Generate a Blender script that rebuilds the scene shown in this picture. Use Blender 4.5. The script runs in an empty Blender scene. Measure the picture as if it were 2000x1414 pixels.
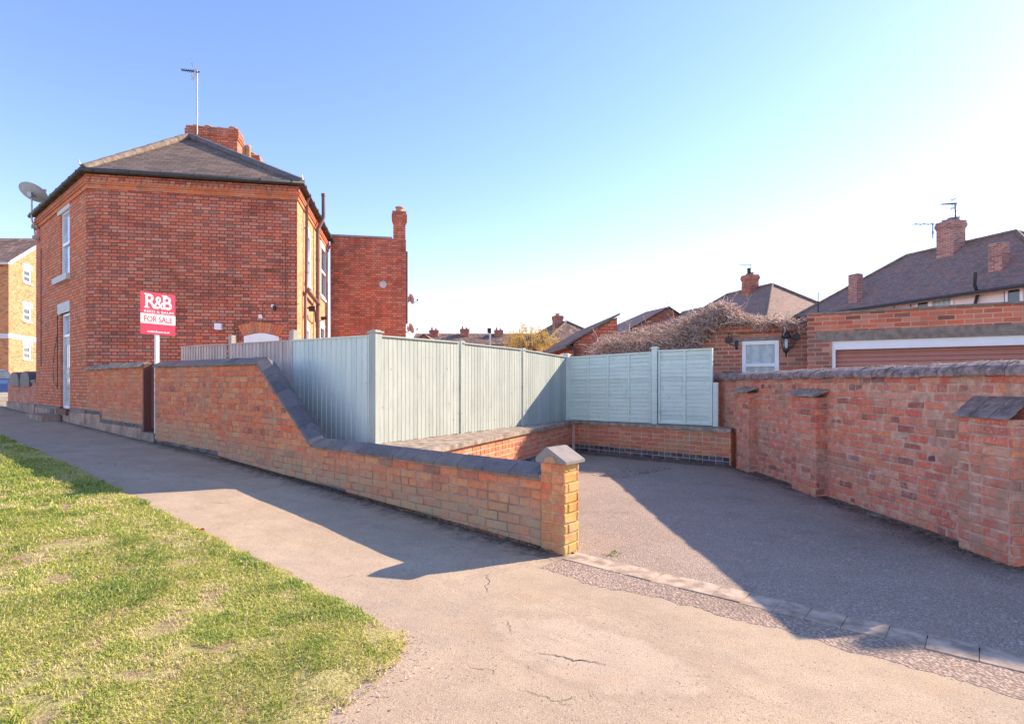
import bpy, math, random
import numpy as np
from mathutils import Vector
random.seed(7)
rng = np.random.default_rng(11)
R = math.radians
SC = bpy.context.scene
COL = SC.collection

# ------------------------------------------------------------------ camera, sky, sun, exposure
F, H, HY = 1100.0, 1.4, 748.0
cam = bpy.data.cameras.new('camera'); camo = bpy.data.objects.new('camera', cam); COL.objects.link(camo)
camo.location = (0, 0, H); camo.rotation_euler = (R(90), 0, 0)
cam.sensor_width = 36; cam.sensor_fit = 'HORIZONTAL'; cam.lens = F / 2000 * 36
cam.shift_y = (HY - 707) / 2000; cam.clip_start = .05; cam.clip_end = 2000
SC.camera = camo
SUN_EL = R(30); SUN_AZ = math.atan2(.9, .436)      # clockwise from +Y
wd = bpy.data.worlds.new('World'); SC.world = wd; wd.use_nodes = True
wn = wd.node_tree; bgn = wn.nodes['Background']
sky = wn.nodes.new('ShaderNodeTexSky'); sky.sky_type = 'NISHITA'; sky.sun_disc = False
sky.sun_elevation = SUN_EL; sky.sun_rotation = SUN_AZ
sky.altitude = 0; sky.air_density = 1.0; sky.dust_density = .15; sky.ozone_density = 2.2
tn = wn.nodes.new('ShaderNodeMix'); tn.data_type = 'RGBA'; tn.blend_type = 'MULTIPLY'; tn.inputs[0].default_value = 1; tn.inputs[7].default_value = (1.09, .88, .92, 1)
hs = wn.nodes.new('ShaderNodeHueSaturation'); hs.inputs['Saturation'].default_value = 1.12
wn.links.new(sky.outputs[0], hs.inputs['Color']); wn.links.new(hs.outputs[0], tn.inputs[6]); wn.links.new(tn.outputs[2], bgn.inputs[0]); bgn.inputs[1].default_value = .15
sl = bpy.data.lights.new('sun', 'SUN'); so = bpy.data.objects.new('sun', sl); COL.objects.link(so)
sl.energy = 4.1; sl.angle = R(.53); sl.color = (1.0, .80, .59)
sd = Vector((math.sin(SUN_AZ) * math.cos(SUN_EL), math.cos(SUN_AZ) * math.cos(SUN_EL), math.sin(SUN_EL)))
so.rotation_euler = sd.to_track_quat('Z', 'Y').to_euler()
SC.view_settings.view_transform = 'Standard'; SC.view_settings.look = 'None'
SC.view_settings.exposure = 1.28; SC.view_settings.gamma = 1

# ------------------------------------------------------------------ layout helpers
def v3(x, y, z): return np.array((x, y, z), float)
class Plane:                       # vertical plane: point, horizontal direction
    def __init__(s, p, d, n=None):
        s.p = np.array(p, float); d = np.array(d, float); s.d = d / np.linalg.norm(d)
        s.n = np.array((-s.d[1], s.d[0])) if n is None else np.array(n, float)
        if np.dot(s.n, -s.p) < 0 and n is None: s.n = -s.n      # outward = towards the street
    def hit(s, px, py):
        U = (px - 1000) / F
        t = (U * s.p[1] - s.p[0]) / (s.d[0] - U * s.d[1])
        y = s.p[1] + t * s.d[1]
        return t, H + (HY - py) / F * y
    def t(s, px): return s.hit(px, 748)[0]
    def at(s, t, out=0, z=0):
        q = s.p + s.d * t + s.n * out
        return v3(q[0], q[1], z)
LP = Plane((.436, 4.57), (-.763, .646))                 # street line: outward = -s
LD, LN = LP.d, -LP.n                                     # LN points away from the street
def ts(x, y):
    r = np.array((x - .436, y - 4.57)); return r @ LD, r @ LN
def gfront(t):
    t = np.asarray(t, float)
    return np.where(t < 0, 0, np.where(t < 6.6, .035 * t, .231 + .0155 * (t - 6.6)))
def gh(x, y):
    x = np.asarray(x, float); y = np.asarray(y, float)
    t = (x - .436) * LD[0] + (y - 4.57) * LD[1]; s = (x - .436) * LN[0] + (y - 4.57) * LN[1]
    t = np.minimum(t, 60)
    fr = gfront(t); bk = -.0125 * np.clip(s, 0, 8)
    k = np.clip(s / .2, 0, 1) * np.clip((21 - t) / 2, 0, 1)
    return fr * (1 - k) + bk * k

# ------------------------------------------------------------------ mesh builder
class MB:
    def __init__(s): s.v = []; s.f = []; s.a = []; s.cur = (.5, 0, .5); s.sm = []; s.smooth = False
    def add(s, pts, faces):
        b = len(s.v); s.v.extend([tuple(map(float, p)) for p in pts])
        for f in faces:
            s.f.append(tuple(b + i for i in f)); s.a.append(s.cur); s.sm.append(s.smooth)
    def quad(s, a, b, c, d): s.add([a, b, c, d], [(0, 1, 2, 3)])
    def poly(s, pts): s.add(pts, [tuple(range(len(pts)))])
    def box(s, o, ax, ay, az):      # corner o and three edge vectors
        o, ax, ay, az = map(np.array, (o, ax, ay, az))
        if np.dot(np.cross(ax, ay), az) < 0: ax, ay = ay, ax
        p = [o, o+ax, o+ax+ay, o+ay, o+az, o+ax+az, o+ax+ay+az, o+ay+az]
        s.add(p, [(0,3,2,1), (4,5,6,7), (0,1,5,4), (1,2,6,5), (2,3,7,6), (3,0,4,7)])
    def cbox(s, c, d, a=(1, 0), bev=0):          # centre (x,y,z base centre), dims (along a, across, height)
        a = np.array((a[0], a[1], 0.)); a /= np.linalg.norm(a); b = np.array((-a[1], a[0], 0))
        o = np.array(c, float) - a * d[0] / 2 - b * d[1] / 2
        s.box(o, a * d[0], b * d[1], (0, 0, d[2]))
    def prism(s, poly, z0, z1):
        n = len(poly); lo = [(p[0], p[1], z0 if np.isscalar(z0) else z0[i]) for i, p in enumerate(poly)]
        hi = [(p[0], p[1], z1 if np.isscalar(z1) else z1[i]) for i, p in enumerate(poly)]
        ar = sum(poly[i][0]*poly[(i+1) % n][1]-poly[(i+1) % n][0]*poly[i][1] for i in range(n))
        fs = [tuple(range(n-1, -1, -1)), tuple(range(n, 2*n))] + [(i, (i+1) % n, n+(i+1) % n, n+i) for i in range(n)]
        if ar < 0: fs = [f[::-1] for f in fs]
        s.add(lo + hi, fs)
    def extr(s, pts, vec):          # extrude a 3D polygon by vec
        vec = np.array(vec, float); n = len(pts); q = [np.array(p, float) for p in pts]
        s.add(q + [p + vec for p in q], [tuple(range(n-1, -1, -1)), tuple(range(n, 2*n))] + [(i, (i+1) % n, n+(i+1) % n, n+i) for i in range(n)])
    def tube(s, path, r, n=8, cap=True):
        P = [np.array(p, float) for p in path]; m = len(P)
        rs = [r] * m if np.isscalar(r) else r
        T0 = P[1] - P[0]; T0 /= np.linalg.norm(T0)
        up = np.array((0, 0, 1.)) if abs(T0[2]) < .9 else np.array((1., 0, 0))
        N = np.cross(T0, up); N /= np.linalg.norm(N); pts = []
        for i in range(m):
            T = P[min(i+1, m-1)] - P[max(i-1, 0)]; T /= (np.linalg.norm(T) + 1e-9)
            N = N - T * np.dot(N, T); N /= (np.linalg.norm(N) + 1e-9); B = np.cross(T, N)
            for k in range(n):
                a = 2*math.pi*k/n; pts.append(P[i] + rs[i]*(math.cos(a)*N + math.sin(a)*B))
        fs = [(i*n+k, i*n+(k+1) % n, (i+1)*n+(k+1) % n, (i+1)*n+k) for i in range(m-1) for k in range(n)]
        sm = s.smooth; s.smooth = n > 4; s.add(pts, fs); s.smooth = False
        if cap: s.add(pts[:n], [tuple(range(n-1, -1, -1))]); s.add(pts[-n:], [tuple(range(n))])
        s.smooth = sm
    def lathe(s, c, prof, n=16, axis=None):    # prof: (r, h)
        s.smooth = True; c = np.array(c, float)
        if axis is None: A = np.array((0, 0, 1.)); X = np.array((1., 0, 0))
        else:
            A = np.array(axis, float); A /= np.linalg.norm(A)
            X = np.cross(A, (0, 0, 1.)) if abs(A[2]) < .95 else np.array((1., 0, 0)); X /= np.linalg.norm(X)
        Y = np.cross(A, X); pts = []
        for r, h in prof:
            for k in range(n):
                a = 2*math.pi*k/n; pts.append(c + A*h + X*r*math.cos(a) + Y*r*math.sin(a))
        m = len(prof)
        s.add(pts, [(i*n+k, i*n+(k+1) % n, (i+1)*n+(k+1) % n, (i+1)*n+k) for i in range(m-1) for k in range(n)])
        s.smooth = False
        s.add(pts[:n], [tuple(range(n-1, -1, -1))]); s.add(pts[-n:], [tuple(range(n))])

def set_tag(o, label=None, cat=None, group=None, kind=None):
    if label: o['label'] = label
    if cat: o['category'] = cat
    if group: o['group'] = group
    if kind: o['kind'] = kind
    return o
WL = {}
def finish(me, name, mat, parent, base):
    o = bpy.data.objects.new(name, me); COL.objects.link(o)
    if mat: me.materials.append(mat)
    if parent is not None: o.parent = parent; WL[o.name] = WL[parent.name]
    else: o.location = base; WL[o.name] = np.array(base, float)
    return o
def mesh_np(name, V, loops, starts, totals, uv=None, bc=None, smooth=None):
    me = bpy.data.meshes.new(name)
    me.vertices.add(len(V)); me.vertices.foreach_set('co', np.asarray(V, np.float32).ravel())
    me.loops.add(len(loops)); me.loops.foreach_set('vertex_index', np.asarray(loops, np.int32))
    me.polygons.add(len(starts)); me.polygons.foreach_set('loop_start', np.asarray(starts, np.int32))
    me.polygons.foreach_set('loop_total', np.asarray(totals, np.int32))
    if smooth is not None: me.polygons.foreach_set('use_smooth', np.asarray(smooth, bool))
    if uv is not None:
        l = me.uv_layers.new(name='UVMap'); l.data.foreach_set('uv', np.asarray(uv, np.float32).ravel())
    if bc is not None:
        a = me.attributes.new('bc', 'FLOAT_VECTOR', 'FACE'); a.data.foreach_set('vector', np.asarray(bc, np.float32).ravel())
    me.update(calc_edges=True)
    return me
def build(name, mb, mat, parent=None, base=None, kind=None):
    V = np.array(mb.v); base = (0, 0, 0) if base is None else base
    off = WL[parent.name] if parent is not None else np.array(base, float)
    loops = [i for f in mb.f for i in f]; tot = np.array([len(f) for f in mb.f]); st = np.concatenate(([0], np.cumsum(tot)[:-1]))
    LV = V[loops]
    # face normals (Newell)
    idx = np.repeat(np.arange(len(tot)), tot); nxt = np.arange(len(loops)) + 1; e = st + tot - 1; nxt[e] = st
    A, B = LV, LV[nxt]; cr = np.cross(A, B); N = np.zeros((len(tot), 3)); np.add.at(N, idx, cr)
    N /= (np.linalg.norm(N, axis=1, keepdims=True) + 1e-12)
    T = np.stack((-N[:, 1], N[:, 0], np.zeros(len(N))), 1); L = np.linalg.norm(T, axis=1, keepdims=True)
    T = np.where(L < .1, np.array((1., 0, 0)), T / (L + 1e-12)); Bt = np.cross(N, T)
    uv = np.stack(((LV * T[idx]).sum(1), (LV * Bt[idx]).sum(1)), 1)
    me = mesh_np(name, V - off, loops, st, tot, uv, mb.a, mb.sm)
    o = finish(me, name, mat, parent, base)
    if kind: o['kind'] = kind
    return o
def thing(name, label, cat, loc, group=None):
    o = bpy.data.objects.new(name, None); COL.objects.link(o); o.location = loc; o.empty_display_size = .2
    WL[o.name] = np.array(loc, float)
    return set_tag(o, label, cat, group)
def copy_tree(o, loc, label=None):
    c = o.copy(); COL.objects.link(c); c.location = loc; WL[c.name] = np.array(loc, float)
    if label: c['label'] = label
    for ch in o.children:
        d = ch.copy(); COL.objects.link(d); d.parent = c
        for g in ch.children:
            e = g.copy(); COL.objects.link(e); e.parent = d
    return c

# ------------------------------------------------------------------ material helpers
class M:
    def __init__(s, name, rough=.8, spec=.3, metal=0):
        s.m = bpy.data.materials.new(name); s.m.use_nodes = True; s.nt = s.m.node_tree
        s.b = s.nt.nodes['Principled BSDF']; s.b.inputs['Roughness'].default_value = rough
        s.b.inputs['Specular IOR Level'].default_value = spec; s.b.inputs['Metallic'].default_value = metal
    def n(s, t): return s.nt.nodes.new('ShaderNode' + t)
    def put(s, sock, v):
        if isinstance(v, bpy.types.NodeSocket): s.nt.links.new(v, sock)
        elif isinstance(v, (tuple, list)) and len(v) == 3 and sock.type == 'RGBA': sock.default_value = (*v, 1)
        else: sock.default_value = v
    def math(s, op, a, b=0., c=0., clamp=False):
        n = s.n('Math'); n.operation = op; n.use_clamp = clamp
        s.put(n.inputs[0], a); s.put(n.inputs[1], b)
        if len(n.inputs) > 2: s.put(n.inputs[2], c)
        return n.outputs[0]
    def mix(s, f, a, b, mode='MIX'):
        n = s.n('Mix'); n.data_type = 'RGBA'; n.blend_type = mode
        s.put(n.inputs[0], f); s.put(n.inputs[6], a); s.put(n.inputs[7], b); return n.outputs[2]
    def noise(s, vec, sc, det=4, ro=.55, dim='3D', dist=0):
        n = s.n('TexNoise'); n.noise_dimensions = dim; s.put(n.inputs['Vector'], vec)
        n.inputs['Scale'].default_value = sc; n.inputs['Detail'].default_value = det; n.inputs['Roughness'].default_value = ro
        n.inputs['Distortion'].default_value = dist
        return n.outputs['Fac']
    def vor(s, vec, sc, feat='F1', out='Distance'):
        n = s.n('TexVoronoi'); n.feature = feat; s.put(n.inputs['Vector'], vec); n.inputs['Scale'].default_value = sc
        return n.outputs[out]
    def mr(s, v, a, b, c=0., d=1., smooth=True):
        n = s.n('MapRange'); n.interpolation_type = 'SMOOTHSTEP' if smooth else 'LINEAR'
        for i, q in enumerate((v, a, b, c, d)): s.put(n.inputs[i], q)
        return n.outputs[0]
    def ramp(s, f, stops, interp='LINEAR'):
        n = s.n('ValToRGB'); s.put(n.inputs[0], f); cr = n.color_ramp; cr.interpolation = interp
        while len(cr.elements) < len(stops): cr.elements.new(.5)
        for e, (p, c) in zip(cr.elements, stops): e.position = p; e.color = (*c, 1)
        return n.outputs[0]
    def xyz(s, v):
        n = s.n('SeparateXYZ'); s.put(n.inputs[0], v); return n.outputs
    def cxyz(s, x, y, z=0.):
        n = s.n('CombineXYZ'); s.put(n.inputs[0], x); s.put(n.inputs[1], y); s.put(n.inputs[2], z); return n.outputs[0]
    def uv(s): n = s.n('UVMap'); return n.outputs[0]
    def pos(s): return s.n('NewGeometry').outputs['Position']
    def attr(s, nm='bc'): n = s.n('Attribute'); n.attribute_name = nm; return n.outputs['Vector']
    def scale(s, v, x, y=None, z=None):
        n = s.n('VectorMath'); n.operation = 'MULTIPLY'; s.put(n.inputs[0], v); n.inputs[1].default_value = (x, x if y is None else y, x if z is None else z); return n.outputs[0]
    def dot(s, v, w, off=0.):
        n = s.n('VectorMath'); n.operation = 'DOT_PRODUCT'; s.put(n.inputs[0], v); n.inputs[1].default_value = w
        return s.math('ADD', n.outputs['Value'], off)
    def bump(s, h, st=.5, d=.01):
        n = s.n('Bump'); n.inputs['Strength'].default_value = st; n.inputs['Distance'].default_value = d
        s.put(n.inputs['Height'], h); s.nt.links.new(n.outputs[0], s.b.inputs['Normal'])
    def col(s, c): s.put(s.b.inputs['Base Color'], c); return s
def ev(cols): return [(i / len(cols), c) for i, c in enumerate(cols)]
def sc3(c, k): return tuple(x * k for x in c)

def plain(name, c, rough=.6, spec=.3, metal=0, var=.15, sc=6, bump=0, bsc=60):
    m = M(name, rough, spec, metal); p = m.pos()
    f = m.noise(p, sc, 5, .6)
    m.col(m.mix(m.mr(f, .3, .7), sc3(c, 1 - var), sc3(c, 1 + var)))
    if bump: m.bump(m.noise(p, bsc, 4, .6), bump, .004)
    return m.m
def brick_mat(name, pal, mortar, ch=.083, bl=.25, joint=.011, bond='flemish', soot=.5, sootc=(.05, .03, .028), big=.6, bump=.6, pale=0., palec=(.45, .38, .33), rough=.88, warp=.006, k=(2.1, 1.72, 1.55), vmix=1.):
    tint = lambda c: tuple(min(.8, x*q) for x, q in zip(c, k))
    pal = [tint(c) for c in pal]; mortar = tint(mortar); soot *= .6
    m = M(name, rough, .2); uv = m.uv(); P = m.pos()
    w1 = m.noise(uv, 14, 2); w2 = m.noise(uv, 17, 2)
    s = m.xyz(uv)
    u = m.math('ADD', s[0], m.math('MULTIPLY', m.math('SUBTRACT', w1, .5), warp * 2)); v = m.math('ADD', s[1], m.math('MULTIPLY', m.math('SUBTRACT', w2, .5), warp * 1.4))
    v = m.math('DIVIDE', v, ch); row = m.math('FLOOR', v); fv = m.math('FRACT', v)
    sh = m.math('MULTIPLY', m.math('FLOORED_MODULO', row, 2.), .5)
    per = bl * 1.5 if bond == 'flemish' else (bl if bond == 'stretcher' else bl / 2)
    up = m.math('ADD', m.math('DIVIDE', u, per), sh); cell = m.math('FLOOR', up); fu = m.math('FRACT', up)
    if bond == 'flemish':
        hd = m.math('GREATER_THAN', fu, 2/3.)
        a = m.math('MINIMUM', fu, m.math('ABSOLUTE', m.math('SUBTRACT', fu, 2/3.)))
        du = m.math('MULTIPLY', m.math('MINIMUM', a, m.math('SUBTRACT', 1., fu)), per)
        cell = m.math('ADD', m.math('MULTIPLY', cell, 2.), hd)
    else:
        du = m.math('MULTIPLY', m.math('MINIMUM', fu, m.math('SUBTRACT', 1., fu)), per)
    dv = m.math('MULTIPLY', m.math('MINIMUM', fv, m.math('SUBTRACT', 1., fv)), ch)
    dd = m.math('MINIMUM', du, dv)
    mask = m.mr(dd, joint * .35, joint * .75)
    wn_ = m.n('TexWhiteNoise'); wn_.noise_dimensions = '2D'; m.put(wn_.inputs['Vector'], m.cxyz(cell, row))
    r1 = wn_.outputs['Value']; r2 = m.xyz(wn_.outputs['Color'])
    c = m.ramp(r1, ev(pal), 'CONSTANT')
    c = m.mix(m.mr(m.noise(uv, 30, 4, .6), .3, .75, 0, .4), c, m.mix(1., c, (.62, .6, .6), 'MULTIPLY'))
    c = m.mix(m.math('MULTIPLY', m.math('POWER', r2[1], 2.5), .6*vmix), c, (.60, .36, .26)); c = m.mix(m.math('MULTIPLY', m.math('POWER', r2[0], 4.), .55*vmix), c, (.17, .10, .085))
    bn = m.noise(P, 1.1, 5, .6); bn2 = m.noise(P, .45, 4, .55)
    sootf = m.math('MULTIPLY', m.math('MULTIPLY', m.mr(bn, .42, .72), big + .2), m.mr(r2[2], .1, .9, .35, 1.))
    c = m.mix(m.math('MULTIPLY', sootf, soot), c, sootc)
    if pale: c = m.mix(m.math('MULTIPLY', m.mr(bn2, .55, .75), m.mr(m.noise(P, 7, 4, .7), .4, .65, 0, pale)), c, palec)
    mc = m.mix(m.mr(bn, .35, .7), mortar, sc3(mortar, .6))
    m.col(m.mix(mask, mc, c))
    hgt = m.math('ADD', m.math('MULTIPLY', mask, .8), m.math('MULTIPLY', m.noise(uv, 90, 3, .6), .25))
    m.bump(hgt, bump, .008)
    return m.m
def rbrick_mat(name, pal, bluepal, stain=(.16, .15, .09), stf=.5, lich=(.38, .36, .3), lf=.25, low=0., lowc=(.2, .21, .12), bump=.55, moss=None, g_scale=1., kk=(2.25, 1.72, 1.35), smear=.25, smc=(.52,.37,.29)):
    tint = lambda c: tuple(min(.8, x*q) for x, q in zip(c, kk))
    pal = [tint(c) for c in pal]; bluepal = [sc3(c, 2.2) for c in bluepal]; stain = sc3(stain, 1.7); lich = sc3(lich, 1.35); lowc = sc3(lowc, 1.6)
    """real bricks: attribute bc = (random, kind, random2)"""
    m = M(name, .87, .2); P = m.pos(); a = m.xyz(m.attr())
    c = m.ramp(a[0], ev(pal), 'CONSTANT'); cb = m.ramp(a[0], ev(bluepal), 'CONSTANT')
    c = m.mix(m.math('MULTIPLY', a[2], .35), c, m.mix(.5, c, (.4, .2, .13)))
    c = m.mix(a[1], c, cb)
    n1 = m.noise(P, 26, 5, .65); n2 = m.noise(P, 1.5 * g_scale, 5, .62); n3 = m.noise(P, 6, 5, .7); n4 = m.noise(P, .8, 4, .6)
    c = m.mix(m.mr(n1, .35, .7, 0, .55), c, m.mix(1., c, (.5, .47, .47), 'MULTIPLY'))
    c = m.mix(m.mr(n3, .52, .72, 0, .4), c, m.mix(.6, c, (.5, .4, .35)))
    c = m.mix(m.math('MULTIPLY', m.mr(n2, .48, .68), m.mr(n3, .25, .6, .4, stf)), c, stain)
    fine = m.noise(P, 55, 4, .7)
    c = m.mix(m.math('MULTIPLY', m.mr(fine, .56, .66), m.math('MULTIPLY', m.mr(n4, .45, .62), lf)), c, lich)
    if low:
        s = m.dot(P, (LN[0], LN[1], 0), -(.436*LN[0] + 4.57*LN[1])); t = m.dot(P, (LD[0], LD[1], 0), -(.436*LD[0]+4.57*LD[1]))
        z = m.xyz(P)[2]; g = m.math('SUBTRACT', z, m.math('MULTIPLY', t, .032))
        k = m.mr(m.math('ADD', g, m.math('MULTIPLY', m.math('SUBTRACT', n2, .5), 1.1)), .1, .55, low, 0.)
        c = m.mix(m.math('MULTIPLY', m.math('MULTIPLY', k, m.math('SUBTRACT', 1., m.math('MULTIPLY', a[1], .8))), m.mr(n3, .3, .62, .35, 1.)), c, lowc)
    if smear: c = m.mix(m.math('MULTIPLY', m.mr(m.noise(P, 8, 6, .75), .5, .66), smear), c, smc)
    if moss: c = moss(m, c, P, n3)  # callback; the pier passes its lichen and painted sunlight tint here
    m.col(c)
    m.bump(m.math('ADD', m.math('MULTIPLY', n1, .7), m.math('MULTIPLY', fine, .5)), bump, .006)
    return m.m
def board_mat(name, c0, c1, dark, streak=.5, low=None, grain=1.):
    m = M(name, .75, .25); uv = m.uv(); a = m.xyz(m.attr()); P = m.pos()
    st = m.noise(m.scale(P, 22, 22, 1.6) if grain == 1 else m.scale(P, 1.6, 1.6, 30), 1., 5, .65)
    big = m.noise(P, 2.2, 4, .6)
    c = m.mix(a[0], c0, c1)
    c = m.mix(m.mr(st, .45, .72, 0, streak), c, dark)
    c = m.mix(m.mr(big, .4, .7, 0, .35), c, sc3(c1, 1.12))
    kn = m.vor(m.scale(P, 6, 6, 3.), 1.); c = m.mix(m.mr(kn, .03, .09, .65, 0.), c, sc3(dark, .5)); c = m.mix(m.mr(m.noise(m.scale(P, 9, 9, 3.), 1., 5, .7), .55, .7, 0, .45), c, dark); c = m.mix(m.math('MULTIPLY', m.mr(a[2], .6, 1.), .35), c, dark)
    m.col(c); m.bump(st, .35, .004)
    return m.m

# palettes (linear base colours)
P_RED = [(.37,.115,.07),(.33,.10,.065),(.40,.14,.085),(.31,.10,.068),(.38,.13,.075),(.28,.09,.065),(.41,.16,.10),(.35,.105,.062),(.32,.12,.09),(.39,.125,.07)]
P_SOOT = [(.38,.12,.075),(.35,.105,.07),(.39,.14,.09),(.29,.095,.07),(.37,.115,.07),(.34,.13,.09),(.41,.17,.115),(.36,.11,.07),(.31,.11,.08),(.38,.12,.07),(.24,.09,.075),(.40,.13,.075)]
P_ORG = [(.42,.13,.065),(.38,.115,.06),(.45,.155,.08),(.40,.125,.065),(.35,.11,.06),(.43,.15,.085)]
P_OLD = [(.38,.135,.095),(.35,.12,.09),(.38,.17,.125),(.33,.13,.10),(.37,.15,.105),(.29,.11,.09),(.40,.20,.155),(.37,.13,.09),(.25,.105,.09),(.39,.145,.095),(.34,.165,.13),(.37,.15,.11),(.17,.08,.075),(.42,.22,.17),(.30,.10,.08),(.43,.17,.10),(.27,.14,.115)]
P_BLUE = [(.035,.034,.045),(.05,.046,.06),(.028,.028,.038),(.062,.055,.07)]
P_GAR = [(.26,.10,.075),(.21,.085,.068),(.30,.115,.08),(.17,.08,.068),(.24,.10,.08),(.19,.10,.08)]
MAT = {}
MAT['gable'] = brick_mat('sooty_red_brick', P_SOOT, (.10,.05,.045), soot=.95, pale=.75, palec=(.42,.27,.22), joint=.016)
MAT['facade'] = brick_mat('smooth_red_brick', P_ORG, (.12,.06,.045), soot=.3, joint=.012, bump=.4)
MAT['wing'] = brick_mat('wing_brick', P_RED, (.13,.065,.05), soot=.9, pale=.4, palec=(.42,.25,.2), joint=.015)
MAT['cornice'] = brick_mat('orange_cornice_brick', [(.46,.15,.07),(.42,.13,.065),(.48,.17,.09)], (.3,.13,.08), ch=.083, bl=.13, bond='stretcher', joint=.006, soot=.3)
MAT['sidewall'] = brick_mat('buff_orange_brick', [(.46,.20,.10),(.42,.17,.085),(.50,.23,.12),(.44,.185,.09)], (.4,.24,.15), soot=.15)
MAT['orange'] = brick_mat('modern_orange_brick', [(.50,.26,.11),(.45,.22,.09),(.53,.29,.13),(.42,.20,.085)], (.42,.32,.2), soot=.1, bond='stretcher', k=(1.4, 1.07, 1.05))
MAT['garage'] = brick_mat('brown_garage_brick', P_GAR, (.36,.27,.21), bond='stretcher', soot=.5, sootc=(.06,.045,.035), joint=.016, bump=.7, pale=.2)
MAT['garage_red'] = brick_mat('red_garage_brick', [(.40,.11,.065),(.36,.10,.06),(.44,.135,.08),(.30,.09,.06),(.40,.12,.07),(.17,.07,.055)], (.38,.27,.2), bond='stretcher', soot=.5, sootc=(.06,.045,.035), joint=.015, bump=.7)
MAT['farbrick'] = brick_mat('distant_brick', P_RED, (.3,.2,.16), bond='stretcher', soot=.5, k=(1.35,1.3,1.35))
MAT['slate'] = brick_mat('grey_slate', [(.15,.135,.125),(.12,.105,.10),(.17,.15,.14),(.135,.12,.11),(.19,.165,.15)], (.05,.045,.045), ch=.13, bl=.26, joint=.01, bond='stretcher', soot=.4, sootc=(.07,.06,.055), bump=.8, pale=.5, palec=(.3,.26,.24), rough=.8, warp=.012, k=(1.35, 1.17, 1.03), vmix=.2)
MAT['tile'] = brick_mat('dark_roof_tile', [(.085,.072,.068),(.07,.06,.058),(.10,.078,.07),(.12,.074,.062),(.08,.069,.066)], (.04,.035,.035), ch=.11, bl=.17, joint=.008, bond='stretcher', soot=.3, bump=.6, pale=.7, palec=(.36,.29,.27), rough=.7, vmix=.25, k=(3.5,2.95,2.6))
MAT['tileA'] = brick_mat('brown_roof_tile', [(.17,.12,.10),(.14,.10,.085),(.19,.135,.11),(.12,.09,.08)], (.06,.045,.04), ch=.33, bl=.3, joint=.03, bond='stretcher', soot=.3, bump=.8, rough=.85, k=(1.2,1.2,1.2))
MAT['plinth'] = plain('worn_plinth_render', (.36, .25, .20), .9, .2, var=.35, sc=3.5, bump=.6, bsc=25)
MAT['concrete'] = plain('weathered_concrete', (.27, .22, .18), .9, .2, var=.25, sc=9, bump=.5, bsc=70)
MAT['coping'] = plain('mossy_stone_coping', (.33, .27, .22), .95, .15, var=.4, sc=7, bump=.8, bsc=40)
MAT['white'] = plain('white_upvc', (.86, .86, .88), .35, .4, var=.03)
MAT['render'] = plain('cream_render', (.86, .82, .76), .9, .2, var=.06, sc=2)
MAT['stone'] = plain('painted_stone', (.66, .65, .66), .8, .2, var=.08)
MAT['black'] = plain('black_metal', (.03, .03, .033), .5, .4)
MAT['gutter'] = plain('dark_grey_gutter', (.055, .055, .06), .5, .4, var=.2)
MAT['pipe'] = plain('brown_plastic_pipe', (.16, .11, .10), .45, .4, var=.1)
MAT['lead'] = plain('lead_flashing', (.3, .3, .32), .6, .4)
MAT['terracotta'] = plain('buff_clay', (.48, .27, .15), .85, .2, var=.2)
MAT['galv'] = plain('galvanised_metal', (.42, .38, .38), .4, .5, .6)
MAT['dish'] = plain('grey_dish_metal', (.50, .52, .56), .6, .3, 0, var=.08)
MAT['blueblack'] = plain('dark_blue_paint', (.02, .06, .16), .3, .5)
def glass_mat(name, c, rough=.06):
    m = M(name, rough, .8); m.col(m.mix(m.mr(m.noise(m.pos(), 2.5, 2), .4, .6), c, sc3(c, 1.5))); return m.m
MAT['glass'] = glass_mat('window_glass', (.05, .06, .07))
MAT['netglass'] = glass_mat('net_curtain_glass', (.42, .5, .56), .12)
MAT['skyglass'] = glass_mat('pale_reflecting_glass', (.3, .38, .5), .08)
def curtain():
    m = M('curtain_behind_glass', .25, .6); s = m.xyz(m.uv()); f = m.math('SINE', m.math('ADD', m.math('MULTIPLY', s[0], 31.), m.math('MULTIPLY', m.noise(m.uv(), 6, 2), 9.)))
    m.col(m.mix(m.mr(f, -1, 1), (.30, .39, .43), (.42, .51, .56))); return m.m
MAT['curtain'] = curtain()
MAT['teal'] = board_mat('teal_board_shaded_copy', (.66, .74, .69), (.72, .78, .73), (.50, .60, .58), .4)  # shaded run of the teal paint, base colour lifted against the shade
MAT['teal_sunlit'] = board_mat('teal_board_sunlit_copy', (.38, .43, .395), (.44, .485, .44), (.27, .31, .28), .65)  # same teal paint, separate darker copy for the run in direct sun
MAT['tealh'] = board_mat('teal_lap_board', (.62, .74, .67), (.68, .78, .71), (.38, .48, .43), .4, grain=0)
MAT['greywood'] = board_mat('weathered_grey_board', (.56, .47, .43), (.70, .60, .55), (.3, .26, .24), .5)
MAT['post'] = board_mat('pale_wood_post', (.45, .40, .34), (.5, .45, .38), (.3, .26, .2), .4)
MAT['gatewood'] = board_mat('dark_brown_gate', (.16, .07, .06), (.2, .09, .07), (.08, .04, .04), .4)
MAT['mortar'] = plain('lime_mortar', (.40, .26, .20), .95, .1, var=.35, sc=5, bump=.9, bsc=60)
MAT['mortar2'] = plain('grey_mortar', (.52, .33, .25), .95, .1, var=.3, sc=8, bump=.8, bsc=60)
MAT['mortarp'] = plain('pale_mortar', (.60, .50, .43), .95, .1, var=.15, sc=8, bump=.6, bsc=60)
MAT['oldbrick'] = rbrick_mat('handmade_red_brick', P_OLD, P_BLUE, stain=(.24,.15,.105), stf=.95, lich=(.5,.40,.34), lf=.95, bump=.9, kk=(2.35, 1.75, 1.5), smear=.8)
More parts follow.
